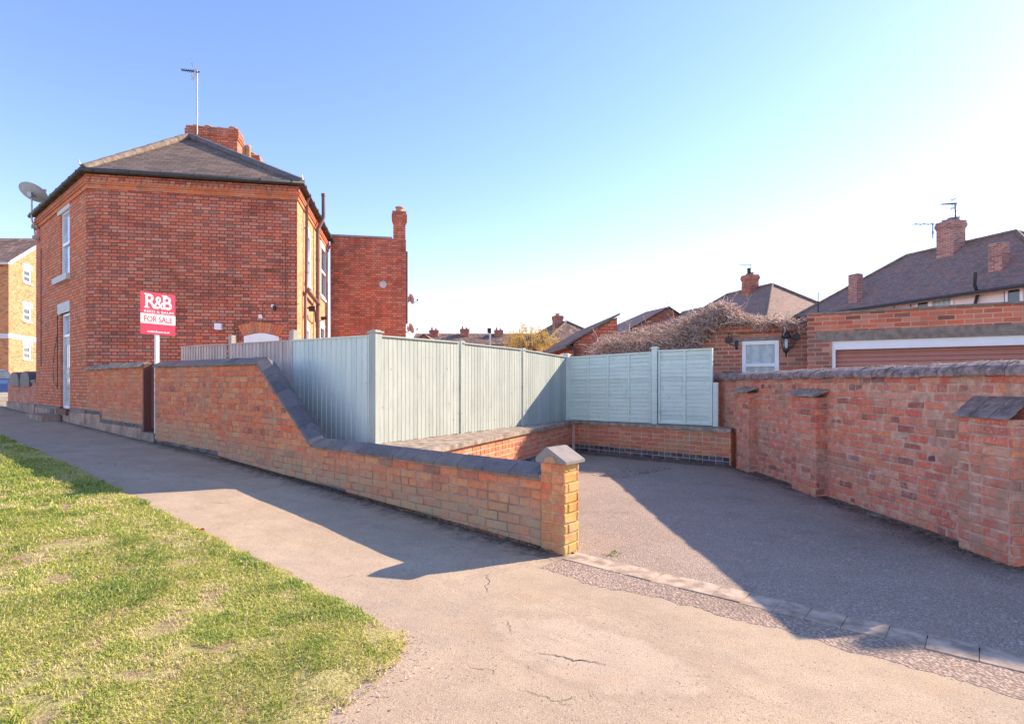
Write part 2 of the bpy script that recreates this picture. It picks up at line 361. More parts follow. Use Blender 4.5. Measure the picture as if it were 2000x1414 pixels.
MAT['streetbrick'] = rbrick_mat('street_wall_brick', [(.40,.13,.07),(.36,.115,.065),(.44,.16,.09),(.33,.10,.06),(.42,.15,.085),(.28,.11,.08),(.39,.14,.08),(.45,.19,.11)], P_BLUE, stain=(.20,.135,.09), stf=.55, lich=(.35,.31,.25), lf=.4, low=.8, lowc=(.22,.20,.13), bump=.6)
def pier_sun_lichen(m, c, P, n3):
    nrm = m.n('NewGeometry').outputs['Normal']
    k = m.mr(m.dot(nrm, (-LD[0], -LD[1], 0)), .5, .8)  # lichen and yellow sunlight painted into the sun-facing side, joints included
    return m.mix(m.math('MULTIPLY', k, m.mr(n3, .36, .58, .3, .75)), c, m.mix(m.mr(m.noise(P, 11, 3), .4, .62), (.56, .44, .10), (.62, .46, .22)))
MAT['pierbrick'] = rbrick_mat('pier_brick', [(.42,.13,.07),(.36,.11,.065),(.44,.18,.11),(.30,.15,.09)], P_BLUE, stain=(.24,.19,.10), stf=.7, low=.5, lowc=(.2,.2,.1), moss=pier_sun_lichen)
MAT['piermortar'] = rbrick_mat('pier_mortar', [(.30,.22,.14)], P_BLUE, stf=.3, lf=.3, moss=pier_sun_lichen)
MAT['lowbrick'] = rbrick_mat('low_wall_brick', [(.42,.15,.09),(.38,.13,.08),(.46,.20,.12),(.32,.12,.085),(.44,.17,.10)], P_BLUE, stf=.35, lf=.2, bump=.45)
def bluecope():
    m = M('blue_black_coping', .62, .4); P = m.pos(); a = m.xyz(m.attr())
    c = m.mix(a[0], (.095,.09,.105), (.14,.13,.145)); n = m.noise(P, 60, 4, .7)
    c = m.mix(m.mr(n, .58, .66, 0, .5), c, (.34,.31,.29)); c = m.mix(m.mr(m.noise(P, 3, 4), .45, .7, 0, .6), c, (.22,.19,.17)); c = m.mix(m.mr(m.noise(P, 13, 4, .7), .56, .66, 0, .5), c, (.05,.045,.05))
    m.col(c); m.bump(n, .35, .004); return m.m
MAT['cope'] = bluecope()
def asphalt():
    m = M('pale_worn_asphalt', .93, .15); P = m.pos()
    s = m.dot(P, (LN[0], LN[1], 0), -(.436*LN[0]+4.57*LN[1])); t = m.dot(P, (LD[0], LD[1], 0), -(.436*LD[0]+4.57*LD[1]))
    n1 = m.noise(P, .9, 5, .6); n2 = m.noise(P, 5, 5, .65); n3 = m.noise(P, 120, 3, .6); pv = m.vor(P, 130)
    c = m.mix(m.mr(n1, .35, .65), (.50,.385,.255), (.63,.49,.33))
    c = m.mix(m.mr(n2, .4, .7, 0, .5), c, (.37,.28,.20))
    c = m.mix(m.mr(m.noise(P, 34, 4, .7), .42, .66, 0, .35), c, (.58,.47,.38))
    c = m.mix(m.mr(n3, .35, .7, 0, .6), c, (.27,.205,.155))
    c = m.mix(m.mr(pv, .06, .22, .35, 0.), c, (.62,.54,.47))
    pat = m.vor(m.scale(P, .55), 1., 'F1', 'Color'); c = m.mix(m.mr(m.xyz(pat)[0], .0, 1., 0, .18), c, (.36,.31,.28))
    # smooth repair patch, worn streaks along the path, rusty brown areas
    el = m.math('ADD', m.math('POWER', m.math('DIVIDE', m.math('ADD', t, 1.02), .62), 2.), m.math('POWER', m.math('DIVIDE', m.math('ADD', s, 1.27), .30), 2.))
    el = m.math('ADD', el, m.math('MULTIPLY', m.math('SUBTRACT', n2, .5), 1.5)); c = m.mix(m.mr(el, .5, 1.5, .3, 0.), c, (.58,.47,.37)); ring = m.math('MULTIPLY', m.mr(el, .8, 1.1), m.mr(el, 1.1, 1.6, 1., 0.)); c = m.mix(m.math('MULTIPLY', ring, .25), c, (.30,.23,.17))
    stv = m.noise(m.cxyz(m.math('MULTIPLY', t, .7), m.math('MULTIPLY', s, 9.), 0.), 1., 4, .65); c = m.mix(m.mr(stv, .5, .72, 0, .4), c, (.36,.27,.19))
    c = m.mix(m.mr(m.noise(P, 2.1, 4, .6), .54, .7, 0, .35), c, (.50,.33,.20))
    pit = m.noise(P, 70, 2, .5); c = m.mix(m.mr(pit, .64, .70, 0, .75), c, (.12,.09,.075)); c = m.mix(m.mr(m.noise(P, 230, 2, .6), .52, .68, 0, .5), c, (.22,.165,.125)); c = m.mix(m.mr(m.noise(P, 190, 2, .6), .58, .7, 0, .6), c, (.76,.64,.52))
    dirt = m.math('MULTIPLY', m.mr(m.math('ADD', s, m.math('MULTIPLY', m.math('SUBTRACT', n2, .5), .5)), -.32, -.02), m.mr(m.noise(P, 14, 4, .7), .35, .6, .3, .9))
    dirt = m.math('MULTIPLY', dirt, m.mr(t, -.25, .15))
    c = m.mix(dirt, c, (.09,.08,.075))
    wrp = m.n('VectorMath'); wrp.operation = 'ADD'; m.put(wrp.inputs[0], P); wn1 = m.n('TexNoise'); wn1.inputs['Scale'].default_value = 3.2; wn1.inputs['Detail'].default_value = 5; m.put(wn1.inputs['Vector'], P)
    m.put(wrp.inputs[1], m.scale(wn1.outputs['Color'], .45))
    ed = m.vor(wrp.outputs[0], .62, 'DISTANCE_TO_EDGE'); cr = m.math('MULTIPLY', m.mr(ed, .0, .006, 1., 0.), m.mr(m.noise(P, 1.7, 3), .54, .62))
    c = m.mix(m.math('MULTIPLY', cr, .75), c, (.05,.045,.04))
    m.col(c)
    h = m.math('ADD', m.math('ADD', m.math('MULTIPLY', n3, .5), m.math('MULTIPLY', pv, .5)), m.math('ADD', m.math('MULTIPLY', cr, -1.5), m.math('MULTIPLY', m.noise(P, 260, 2, .6), .8)))
    m.bump(h, .45, .005); return m.m
MAT['asphalt'] = asphalt()
def tarmac(name, c0, c1, chip, vs, st, brown):
    m = M(name, .9, .2); P = m.pos(); n1 = m.noise(P, .7, 5, .6); n2 = m.noise(P, 3, 5, .65)
    vc = m.n('TexVoronoi'); m.put(vc.inputs['Vector'], P); vc.inputs['Scale'].default_value = vs
    col = m.xyz(vc.outputs['Color'])[0]; dist = vc.outputs['Distance']
    c = m.mix(m.mr(n1, .35, .65), c0, c1); c = m.mix(m.mr(col, .4, 1., 0, .65), c, chip)
    c = m.mix(m.mr(dist, .35, .6, 0, .55), c, (.12,.095,.085))
    c = m.mix(m.mr(n2, .5, .72, 0, .5), c, brown)
    c = m.mix(m.mr(m.noise(P, .9, 5, .7), .52, .7, 0, .5), c, sc3(c0, .55)); c = m.mix(m.mr(m.noise(P, 9, 5, .7), .6, .72, 0, .45), c, sc3(chip, 1.05))
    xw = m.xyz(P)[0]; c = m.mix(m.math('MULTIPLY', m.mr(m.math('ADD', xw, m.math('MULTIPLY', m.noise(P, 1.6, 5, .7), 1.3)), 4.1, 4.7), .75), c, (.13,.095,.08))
    c = m.mix(m.mr(m.vor(m.scale(P, 6.), 1.), .045, .07, .6, 0.), c, (.7,.66,.6))
    m.col(c); m.bump(m.math('MULTIPLY', dist, -1.), st, .006); return m.m
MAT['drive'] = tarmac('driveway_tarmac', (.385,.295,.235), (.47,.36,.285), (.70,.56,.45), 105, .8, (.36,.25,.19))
MAT['chips'] = tarmac('coarse_chippings', (.36,.26,.205), (.44,.33,.26), (.66,.51,.40), 60, 1., (.36,.25,.18))
MAT['sett'] = plain('concrete_sett', (.45, .345, .265), .92, .15, var=.35, sc=9, bump=.6, bsc=80)
MAT['darkcrack'] = plain('crack_dirt', (.03, .027, .025), .95, .1)
MAT['soil'] = plain('brown_soil_debris', (.20, .15, .12), .95, .1, var=.5, sc=18, bump=1., bsc=50)
def verge():
    m = M('thatchy_turf', .95, .1); P = m.pos(); n = m.noise(P, 3.5, 5, .65); f = m.noise(P, 60, 4, .7)
    c = m.mix(m.mr(f, .35, .65), (.28,.25,.08), (.52,.46,.21)); c = m.mix(m.mr(n, .5, .62, 0, .8), c, m.mix(m.mr(f, .3, .7), (.24,.15,.10), (.42,.30,.21)))
    m.col(c); m.bump(f, 1., .015); return m.m
MAT['verge'] = verge()
def grassm():
    m = M('grass_blade', .55, .25); a = m.xyz(m.attr())
    c = m.ramp(a[0], [(0, (.19,.31,.06)), (.35, (.38,.47,.09)), (.6, (.55,.56,.12)), (.8, (.64,.58,.22)), (1, (.75,.64,.40))])
    m.col(c)
    m.b.inputs['Subsurface Weight'].default_value = 0
    tr = m.n('BsdfTranslucent'); m.put(tr.inputs[0], c); mx = m.n('MixShader'); mx.inputs[0].default_value = .35
    out = m.nt.nodes['Material Output']; m.nt.links.new(m.b.outputs[0], mx.inputs[1]); m.nt.links.new(tr.outputs[0], mx.inputs[2]); m.nt.links.new(mx.outputs[0], out.inputs[0])
    return m.m
MAT['grass'] = grassm()
def attrm(name, stops, rough=.8, trans=0.):
    m = M(name, rough, .2); a = m.xyz(m.attr()); c = m.ramp(a[0], stops); m.col(c)
    if trans:
        tr = m.n('BsdfTranslucent'); m.put(tr.inputs[0], c); mx = m.n('MixShader'); mx.inputs[0].default_value = trans
        out = m.nt.nodes['Material Output']; m.nt.links.new(m.b.outputs[0], mx.inputs[1]); m.nt.links.new(tr.outputs[0], mx.inputs[2]); m.nt.links.new(mx.outputs[0], out.inputs[0])
    return m.m
MAT['stems'] = attrm('dry_climber_stems', [(0, (.30,.19,.15)), (.5, (.60,.43,.36)), (1, (.80,.66,.58))])
MAT['debris'] = attrm('dry_debris', [(0, (.07,.05,.035)), (.5, (.22,.15,.10)), (1, (.62,.5,.36))])
MAT['yleaf'] = attrm('golden_leaf', [(0, (.3,.18,.04)), (.5, (.62,.42,.09)), (1, (.78,.6,.18))], .6, .4)
MAT['bark'] = plain('brown_bark', (.14, .10, .07), .9, .1, var=.3, sc=10, bump=.6)
MAT['red'] = plain('sign_red', (.62, .03, .08), .4, .4, var=.02)
MAT['signwhite'] = plain('sign_white', (.80, .80, .80), .45, .4, var=.02)
MAT['rust'] = plain('roller_door_brown', (.48, .22, .17), .5, .4, var=.06, sc=3)
MAT['litter'] = plain('red_plastic', (.5, .03, .02), .4, .4)
MAT['carpaint'] = plain('blue_car_paint', (.006, .03, .13), .25, .6, var=.03)
MAT['tyre'] = plain('tyre_rubber', (.02, .02, .02), .8, .2)
MAT['basecoat'] = plain('ground_earth', (.36, .32, .25), .95, .1, var=.3, sc=2)

# ------------------------------------------------------------------ building helpers
def P3(pl, t, z, out=0): return pl.at(t, out, z)
def wallgrid(mb, pl, t0, t1, z0, z1, holes=(), rev=.12):
    if t1 < t0: t0, t1 = t1, t0
    T = sorted({t0, t1} | {h[0] for h in holes} | {h[1] for h in holes}); Z = sorted({z0, z1} | {h[2] for h in holes} | {h[3] for h in holes})
    T = [t for t in T if t0 <= t <= t1]; Z = [z for z in Z if z0 <= z <= z1]
    flip = (pl.d[1] * pl.n[0] - pl.d[0] * pl.n[1]) < 0
    def q(a, b, c, d):
        p = [a, b, c, d]; mb.poly(p[::-1] if flip else p)
    for i in range(len(T)-1):
        for j in range(len(Z)-1):
            tc, zc = (T[i]+T[i+1])/2, (Z[j]+Z[j+1])/2
            if any(h[0] < tc < h[1] and h[2] < zc < h[3] for h in holes): continue
            q(pl.at(T[i], 0, Z[j]), pl.at(T[i+1], 0, Z[j]), pl.at(T[i+1], 0, Z[j+1]), pl.at(T[i], 0, Z[j+1]))
    for a, b, c, d in holes:
        for (ta, za, tb, zb) in ((a, c, b, c), (b, c, b, d), (b, d, a, d), (a, d, a, c)):
            mb.quad(pl.at(ta, 0, za), pl.at(tb, 0, zb), pl.at(tb, -rev, zb), pl.at(ta, -rev, za))
def pbox(mb, pl, t0, t1, z0, z1, o0, o1):
    """box on a wall plane between outward offsets o0..o1"""
    a = pl.at(min(t0, t1), o0, z0); mb.box(a, pl.at(max(t0, t1), o0, z0) - a, pl.at(min(t0, t1), o1, z0) - a, (0, 0, z1 - z0))
def window(parent, pl, t0, t1, z0, z1, mat=None, rev=.1, fw=.06, bars=(), vbars=(), glass='glass', sill=None, lintel=None, name='window'):
    if t1 < t0: t0, t1 = t1, t0
    f = MB(); o0, o1 = -rev, -rev + .06
    pbox(f, pl, t0, t0+fw, z0, z1, o0, o1); pbox(f, pl, t1-fw, t1, z0, z1, o0, o1)
    pbox(f, pl, t0+fw, t1-fw, z0, z0+fw, o0, o1); pbox(f, pl, t0+fw, t1-fw, z1-fw, z1, o0, o1)
    for b in bars: pbox(f, pl, t0+fw, t1-fw, b-fw*.45, b+fw*.45, o0, o1+.004)
    for b in vbars: pbox(f, pl, b-fw*.3, b+fw*.3, z0+fw, z1-fw, o0, o1-.008)
    w = build(name, f, mat or MAT['white'], parent)
    g = MB(); pbox(g, pl, t0+fw*.5, t1-fw*.5, z0+fw*.5, z1-fw*.5, o0-.01, o0+.02); build('pane', g, MAT[glass], w)
    if sill:
        s = MB(); pbox(s, pl, t0-sill[0], t1+sill[0], z0-sill[1], z0, -rev+.03, sill[2]); build('sill', s, MAT['stone'], w)
    if lintel:
        s = MB(); pbox(s, pl, t0-lintel[0], t1+lintel[0], z1, z1+lintel[1], -rev+.03, lintel[2]); build('lintel', s, MAT['stone'], w)
    return w
def hip_roof(mb, O, a, La, b, Wb, ze, zr, hip0=True, hip1=True, ov=.3, th=.1):
    O = np.array(O, float); a = np.array(a, float); a /= np.linalg.norm(a); b = np.array(b, float); b /= np.linalg.norm(b)
    def q(i, j, z): p = O + a*i + b*j; return (p[0], p[1], z)
    m = (zr-ze)/(Wb/2); zo = ze - ov*m
    i0 = Wb/2 if hip0 else -ov; i1 = La-Wb/2 if hip1 else La+ov
    for dz in (0, -th):
        c = [q(-ov, -ov, zo+dz), q(La+ov, -ov, zo+dz), q(La+ov, Wb+ov, zo+dz), q(-ov, Wb+ov, zo+dz)]; r0 = q(i0, Wb/2, zr+dz); r1 = q(i1, Wb/2, zr+dz)
        mb.poly([c[0], c[1], r1, r0]); mb.poly([c[2], c[3], r0, r1])
        if hip0: mb.poly([c[3], c[0], r0])
        if hip1: mb.poly([c[1], c[2], r1])
        if dz == 0: C = c; R0, R1 = r0, r1
    D = [(x, y, z-th) for x, y, z in C]
    for i in range(4): mb.quad(C[i], C[(i+1) % 4], D[(i+1) % 4], D[i])
    return C, R0, R1
def ridge_run(mb, p, q, r=.11, seg=.45):
    p = np.array(p, float); q = np.array(q, float); L = np.linalg.norm(q-p); n = max(1, int(L/seg))
    for i in range(n):
        a = p+(q-p)*(i/n); b = p+(q-p)*((i+1)/n-.012/L*0); mb.cur = (random.random(), 0, random.random())
        mb.tube([a+(0, 0, .0), a+(b-a)*.5, b], [r, r*.97, r*.93], 8)
def stack(parent, c, dims, z0, z1, a=(1, 0), mat='farbrick', pots=(), potm='terracotta', name='chimney', cap=True, poth=.3, potr=.12, thinglabel=None):
    """brick chimney stack with oversailing courses; c=(x,y) centre, dims=(along a, across)"""
    mb = MB(); mb.cbox((c[0], c[1], z0), (dims[0], dims[1], z1-z0-(.35 if cap else 0)), a)
    if cap:
        z = z1-.35
        for k, (o, h) in enumerate(((.03, .08), (.055, .16), (.03, .11))):
            mb.cbox((c[0], c[1], z+.0), (dims[0]+2*o, dims[1]+2*o, h), a); z += h
    o = build(name, mb, MAT[mat], parent) if parent is not None else build(name, mb, MAT[mat], None, (c[0], c[1], z0))
    A = np.array((a[0], a[1], 0.)); A /= np.linalg.norm(A); B = np.array((-A[1], A[0], 0))
    for (pa, pb, ph) in pots:
        p = MB(); q = np.array((c[0], c[1], z1-.01)) + A*pa + B*pb
        p.lathe(q, [(potr*1.1, 0), (potr, .04), (potr*.85, ph*.5), (potr*.85, ph*.8), (potr*1.05, ph*.84), (potr*1.05, ph), (potr*.7, ph), (potr*.7, ph-.04)], 14)
        build('chimney_pot', p, MAT[potm], o)
    return o

# ------------------------------------------------------------------ real brick runs
def brick_run(mb, pl, t0, t1, zb, ztop, bond='flemish', seed=0, kindf=None, ch=.083, bl=.25, z00=0., jit=.003, out0=0., off=0., dep=.02, gap=.011, randlen=0.):
    rd = random.Random(seed); flip = (pl.d[1]*pl.n[0] - pl.d[0]*pl.n[1]) < 0
    zt = ztop if callable(ztop) else (lambda t: ztop); zbf = zb if callable(zb) else (lambda t: zb)
    r = -8
    while z00 + r*ch < 4:
        z0 = z00 + r*ch; z1 = z0+ch; t = t0 - bl + (.5*bl if r % 2 else 0) + off; k = r % 2; cnt = 0
        if bond == 'header': t = t0 - bl + (.25*bl if r % 2 else 0)
        while t < t1:
            if bond == 'flemish': L = bl if (cnt + r) % 2 else bl/2
            elif bond == 'garden': L = bl/2 if r % 4 == 0 else bl
            elif bond == 'header': L = bl/2
            else: L = bl
            if randlen: L *= 1 + rd.uniform(-randlen, randlen)
            cnt += 1; ta, tb = max(t, t0), min(t+L, t1); t += L
            if tb-ta < .035: continue
            if min(zt(ta), zt(tb)) < z0+.012 and max(zt(ta), zt(tb)) > z0+.02:      # trim the brick where the ramp crosses its bed
                lo, hi = (ta, tb) if zt(ta) < zt(tb) else (tb, ta)
                for _ in range(12):
                    md = (lo+hi)/2
                    if zt(md) < z0+.012: lo = md
                    else: hi = md
                ta, tb = (hi, tb) if zt(ta) < zt(tb) else (ta, hi)
                if tb-ta < .03: continue
            Za, Zb = min(z1, zt(ta)), min(z1, zt(tb))
            if max(Za, Zb) < z0+.02 or z1 < zbf((ta+tb)/2): continue
            Za, Zb = max(Za, z0+.006), max(Zb, z0+.006)
            g = gap/2; j = lambda: rd.uniform(-jit, jit); o = out0 + rd.uniform(-jit, jit)*.8
            a, b, c, d = (ta+g+j(), z0+g+j()), (tb-g+j(), z0+g+j()), (tb-g+j(), Zb-g+j()), (ta+g+j(), Za-g+j())
            e = .006 + rd.random()*.004
            A = [pl.at(x, o-e*.8, z) for x, z in (a, b, c, d)]
            I = [pl.at(x, o+j()*.4, z) for x, z in ((a[0]+e, a[1]+e), (b[0]-e, b[1]+e), (c[0]-e, c[1]-e), (d[0]+e, d[1]-e))]
            K = [pl.at(x, o-dep, z) for x, z in (a, b, c, d)]
            kd = kindf((ta+tb)/2, (z0+z1)/2) if kindf else 0
            mb.cur = (rd.random(), kd, rd.random())
            fs = [(4, 5, 6, 7)] + [(i, (i+1) % 4, 4+(i+1) % 4, 4+i) for i in range(4)] + [(8+i, 8+(i+1) % 4, (i+1) % 4, i) for i in range(4)]
            if flip: fs = [f[::-1] for f in fs]
            mb.add(A+I+K, fs)
        r += 1
def core(mb, pl, pts, zb, thick, out=-.008):
    """mortar core following a top profile pts=[(t,z)...]"""
    poly = [(t, z) for t, z in pts] + [(pts[-1][0], zb), (pts[0][0], zb)]
    mb.extr([pl.at(t, out, z) for t, z in poly], -np.array((*pl.n, 0))*(thick-2*abs(out)))

# ================================================================== SETTING: ground sheets
def w_ts(t, s): return (.436 + LD[0]*t + LN[0]*s, 4.57 + LD[1]*t + LN[1]*s)
def grid_sheet(name, X, Y, zf, mat, kind='structure', tsmode=False, edge=None, base=None):
    X = np.asarray(X, float); Y = np.asarray(Y, float); GX, GY = np.meshgrid(X, Y, indexing='ij')
    if edge is not None: GX, GY = edge(GX, GY)
    if tsmode: x = .436 + LD[0]*GX + LN[0]*GY; y = 4.57 + LD[1]*GX + LN[1]*GY
    else: x, y = GX, GY
    z = zf(x, y); n, m = x.shape; V = np.stack((x, y, z), -1).reshape(-1, 3)
    i, j = np.meshgrid(np.arange(n-1), np.arange(m-1), indexing='ij'); a = (i*m+j).ravel()
    q = np.stack((a, a+m, a+m+1, a+1), 1)
    e1 = V[q[:, 1]]-V[q[:, 0]]; e2 = V[q[:, 3]]-V[q[:, 0]]
    if np.cross(e1, e2)[:, 2].mean() < 0: q = q[:, ::-1]
    loops = q.ravel(); uv = V[loops][:, :2]
    me = mesh_np(name, V, loops, np.arange(len(q))*4, np.full(len(q), 4), uv, np.full((len(q), 3), .5), np.ones(len(q), bool))
    o = finish(me, name, mat, None, (0, 0, 0)); o['kind'] = kind; return o
lin = np.linspace
big = np.concatenate((lin(-900, -60, 15), lin(-50, -18, 17), lin(-16, 16, 65), lin(18, 60, 22), lin(80, 900, 15)))
grid_sheet('ground', big, big, lambda x, y: gh(x, y) - .07, MAT['basecoat'])
def vnoise(x, y, sc, seed):
    g = np.random.default_rng(seed).random((257, 257)); u = x*sc; v = y*sc
    i = np.floor(u).astype(int); j = np.floor(v).astype(int); fu = u-i; fv = v-j; fu = fu*fu*(3-2*fu); fv = fv*fv*(3-2*fv)
    A = g[i % 256, j % 256]; B = g[(i+1) % 256, j % 256]; C = g[i % 256, (j+1) % 256]; D = g[(i+1) % 256, (j+1) % 256]
    return (A*(1-fu)+B*fu)*(1-fv) + (C*(1-fu)+D*fu)*fv
def micro(x, y): return (vnoise(x, y, 1.3, 3)-.5)*.018 + (vnoise(x, y, 4, 4)-.5)*.005
def sarr(x, y): return (x-.436)*LN[0] + (y-4.57)*LN[1]
def tarr(x, y): return (x-.436)*LD[0] + (y-4.57)*LD[1]
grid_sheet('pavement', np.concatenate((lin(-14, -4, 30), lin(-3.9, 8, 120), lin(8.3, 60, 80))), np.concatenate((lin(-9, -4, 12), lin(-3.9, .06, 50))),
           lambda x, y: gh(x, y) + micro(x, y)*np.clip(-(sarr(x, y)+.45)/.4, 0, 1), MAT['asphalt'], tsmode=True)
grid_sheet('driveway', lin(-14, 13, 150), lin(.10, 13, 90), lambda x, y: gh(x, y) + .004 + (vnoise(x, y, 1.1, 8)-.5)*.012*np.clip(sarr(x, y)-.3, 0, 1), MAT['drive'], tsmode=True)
def gedge(T, S):
    k = np.clip((S+.40)/.30, 0, 1); S2 = S + (1-k)*(vnoise(T, T*0, 2.1, 21)-.5)*.10 + (1-k)*(vnoise(T, T*0, 9, 22)-.5)*.05 + (1-k)*(vnoise(T, T*0, 31, 23)-.5)*.03
    return T + (S+.43)*.0, np.minimum(S2, -.09)
grid_sheet('gravel_strip', lin(-14, -.02, 900), lin(-.40, -.095, 6), lambda x, y: gh(x, y) + .0015, MAT['chips'], tsmode=True, edge=gedge)
# sett edging: each block a small slab
mb = MB(); t = -.03; rs = random.Random(5)
while t > -14:
    L = .20*(1+rs.uniform(-.12, .12)); z = .005 + rs.uniform(-.002, .003); a = w_ts(t, -.098+rs.uniform(-.006, .006)); b = w_ts(t-L+.005, -.098+rs.uniform(-.006, .006)); c = w_ts(t-L+.005, .118); d = w_ts(t, .118)
    mb.cur = (rs.random(), 0, rs.random()); mb.prism([a, b, c, d], -.05, z); t -= L
build('sett_edging', mb, MAT['sett'], kind='structure')
# soil line at wall feet
def dirt_strip(name, pts, w, mat, seed, zo=.006, kind='structure'):
    """irregular dirt strip along a polyline of ground points"""
    mb = MB(); rd = random.Random(seed); P = []
    for (p, q) in zip(pts[:-1], pts[1:]):
        p = np.array(p); q = np.array(q); n = max(2, int(np.linalg.norm(q-p)/.06))
        for i in range(n): P.append(p+(q-p)*i/n)
    P.append(np.array(pts[-1])); d = [P[min(i+1, len(P)-1)]-P[max(i-1, 0)] for i in range(len(P))]
    rows = []
    for i, p in enumerate(P):
        n = np.array((-d[i][1], d[i][0])); n = n/np.linalg.norm(n)
        k = w*(.35+.9*vnoise(np.array(i*.06), np.array(seed*3.3), 3., seed)+rd.uniform(-.1, .2)); a = p-n*.02; b = p+n*k*.5; c = p+n*k
        rows.append([(a[0], a[1], float(gh(*a))+zo+.02), (b[0], b[1], float(gh(*b))+zo+.008), (c[0], c[1], float(gh(*c))+zo-.004)])
    for r, q in zip(rows[:-1], rows[1:]):
        mb.cur = (rd.random(), 0, rd.random()); mb.quad(r[0], q[0], q[1], r[1]); mb.quad(r[1], q[1], q[2], r[2])
    o = build(name, mb, mat, kind=kind); return o
dirt_strip('soil', [w_ts(.1, -.0), w_ts(14, 0)][::-1], .10, MAT['soil'], 3)
dirt_strip('soil', [(4.0, 4.1), (4.0, 10.0)], .22, MAT['soil'], 5)
dirt_strip('soil', [(3.85, 9.9), (1.4, 12.1)], .32, MAT['soil'], 6)

# cracks in the pavement: narrow sunken-looking dirt-filled lines
def crack(pts, w, seed):
    rd = random.Random(seed); mb = MB(); Q = []
    for (px, py) in pts:
        z = F*H/(py-HY); Q.append(np.array(((px-1000)/F*z, z)))
    P = []
    for a, b in zip(Q[:-1], Q[1:]):
        for i in range(6): P.append(a+(b-a)*i/6+np.array((rd.uniform(-.006, .006), rd.uniform(-.009, .009))))
    P.append(Q[-1]); L = []
    for i, p in enumerate(P):
        d = P[min(i+1, len(P)-1)]-P[max(i-1, 0)]; n = np.array((-d[1], d[0])); n /= np.linalg.norm(n)+1e-9
        k = w*math.sin(math.pi*min(max(i/(len(P)-1), .03), .97))**.5*rd.uniform(.4, 1.2)
        zz = float(gh(*p)+micro(np.array(p[0]), np.array(p[1])))+.003; L.append(((*(p+n*k), zz), (*(p-n*k), zz)))
    for a, b in zip(L[:-1], L[1:]): mb.quad(a[0], a[1], b[1], b[0])
    return mb
crk = MB()
for k, (pts, w) in enumerate([([(1050,1273),(1085,1278),(1120,1288),(1160,1291),(1185,1299)], .0034), ([(990,1208),(996,1222),(998,1236)], .002), ([(1010,1345),(1060,1360),(1090,1371),(1115,1380)], .0015),
        ([(1090,1371),(1112,1365),(1126,1360)], .0013), ([(778,1234),(800,1243),(815,1245)], .0018), ([(1025,1298),(1045,1309)], .0015), ([(100,872),(180,862),(225,858)], .003), ([(157,884),(200,878),(232,873)], .003), ([(250,879),(272,877)], .006)]):
    m2 = crack(pts, w, k); crk.add(m2.v, [f for f in m2.f])
build('pavement_cracks', crk, MAT['darkcrack'], kind='structure')

# ------------------------------------------------------------------ grass verge
VC = (-.30, -2.05)
def verge_edge_t(s):      # right-hand end of the verge as function of s (negative)
    s = -s; r = .35
    e = -.38 + .0*s
    return e + np.where(s < 1.75+r, r - np.sqrt(np.clip(r*r-(r-(s-1.75))**2, 0, None)), 0) + np.where(s > 2.1, -np.minimum((s-2.1)*.40, .45), 0)
def vedge(T, S):
    e = verge_edge_t(S); T2 = np.maximum(T, e + (vnoise(S, S*0, 5, 31)-.5)*.09 + (vnoise(S, S*0, 17, 36)-.5)*.05)
    S2 = np.where(S > -1.80, S + (vnoise(T, T*0, 2.2, 32)-.5)*.10 + (vnoise(T, T*0, 11, 37)-.5)*.05, S)
    return T2, S2
def vz(x, y):
    t, s = tarr(x, y), sarr(x, y); k = np.clip(np.minimum((t-verge_edge_t(np.minimum(s, -1.76)))/.16, (-1.72-s)/.12), 0, 1)
    return gh(x, y) + .005 + k*(.019 + (vnoise(x, y, 2.1, 9)-.5)*.03 + (vnoise(x, y, 9, 10)-.5)*.012) + (1-k)*micro(x, y)
grid_sheet('grass_verge', np.concatenate((lin(-1.0, 2, 120), lin(2.05, 60, 200))), lin(-9, -1.76, 110), vz, MAT['verge'], tsmode=True, edge=vedge)
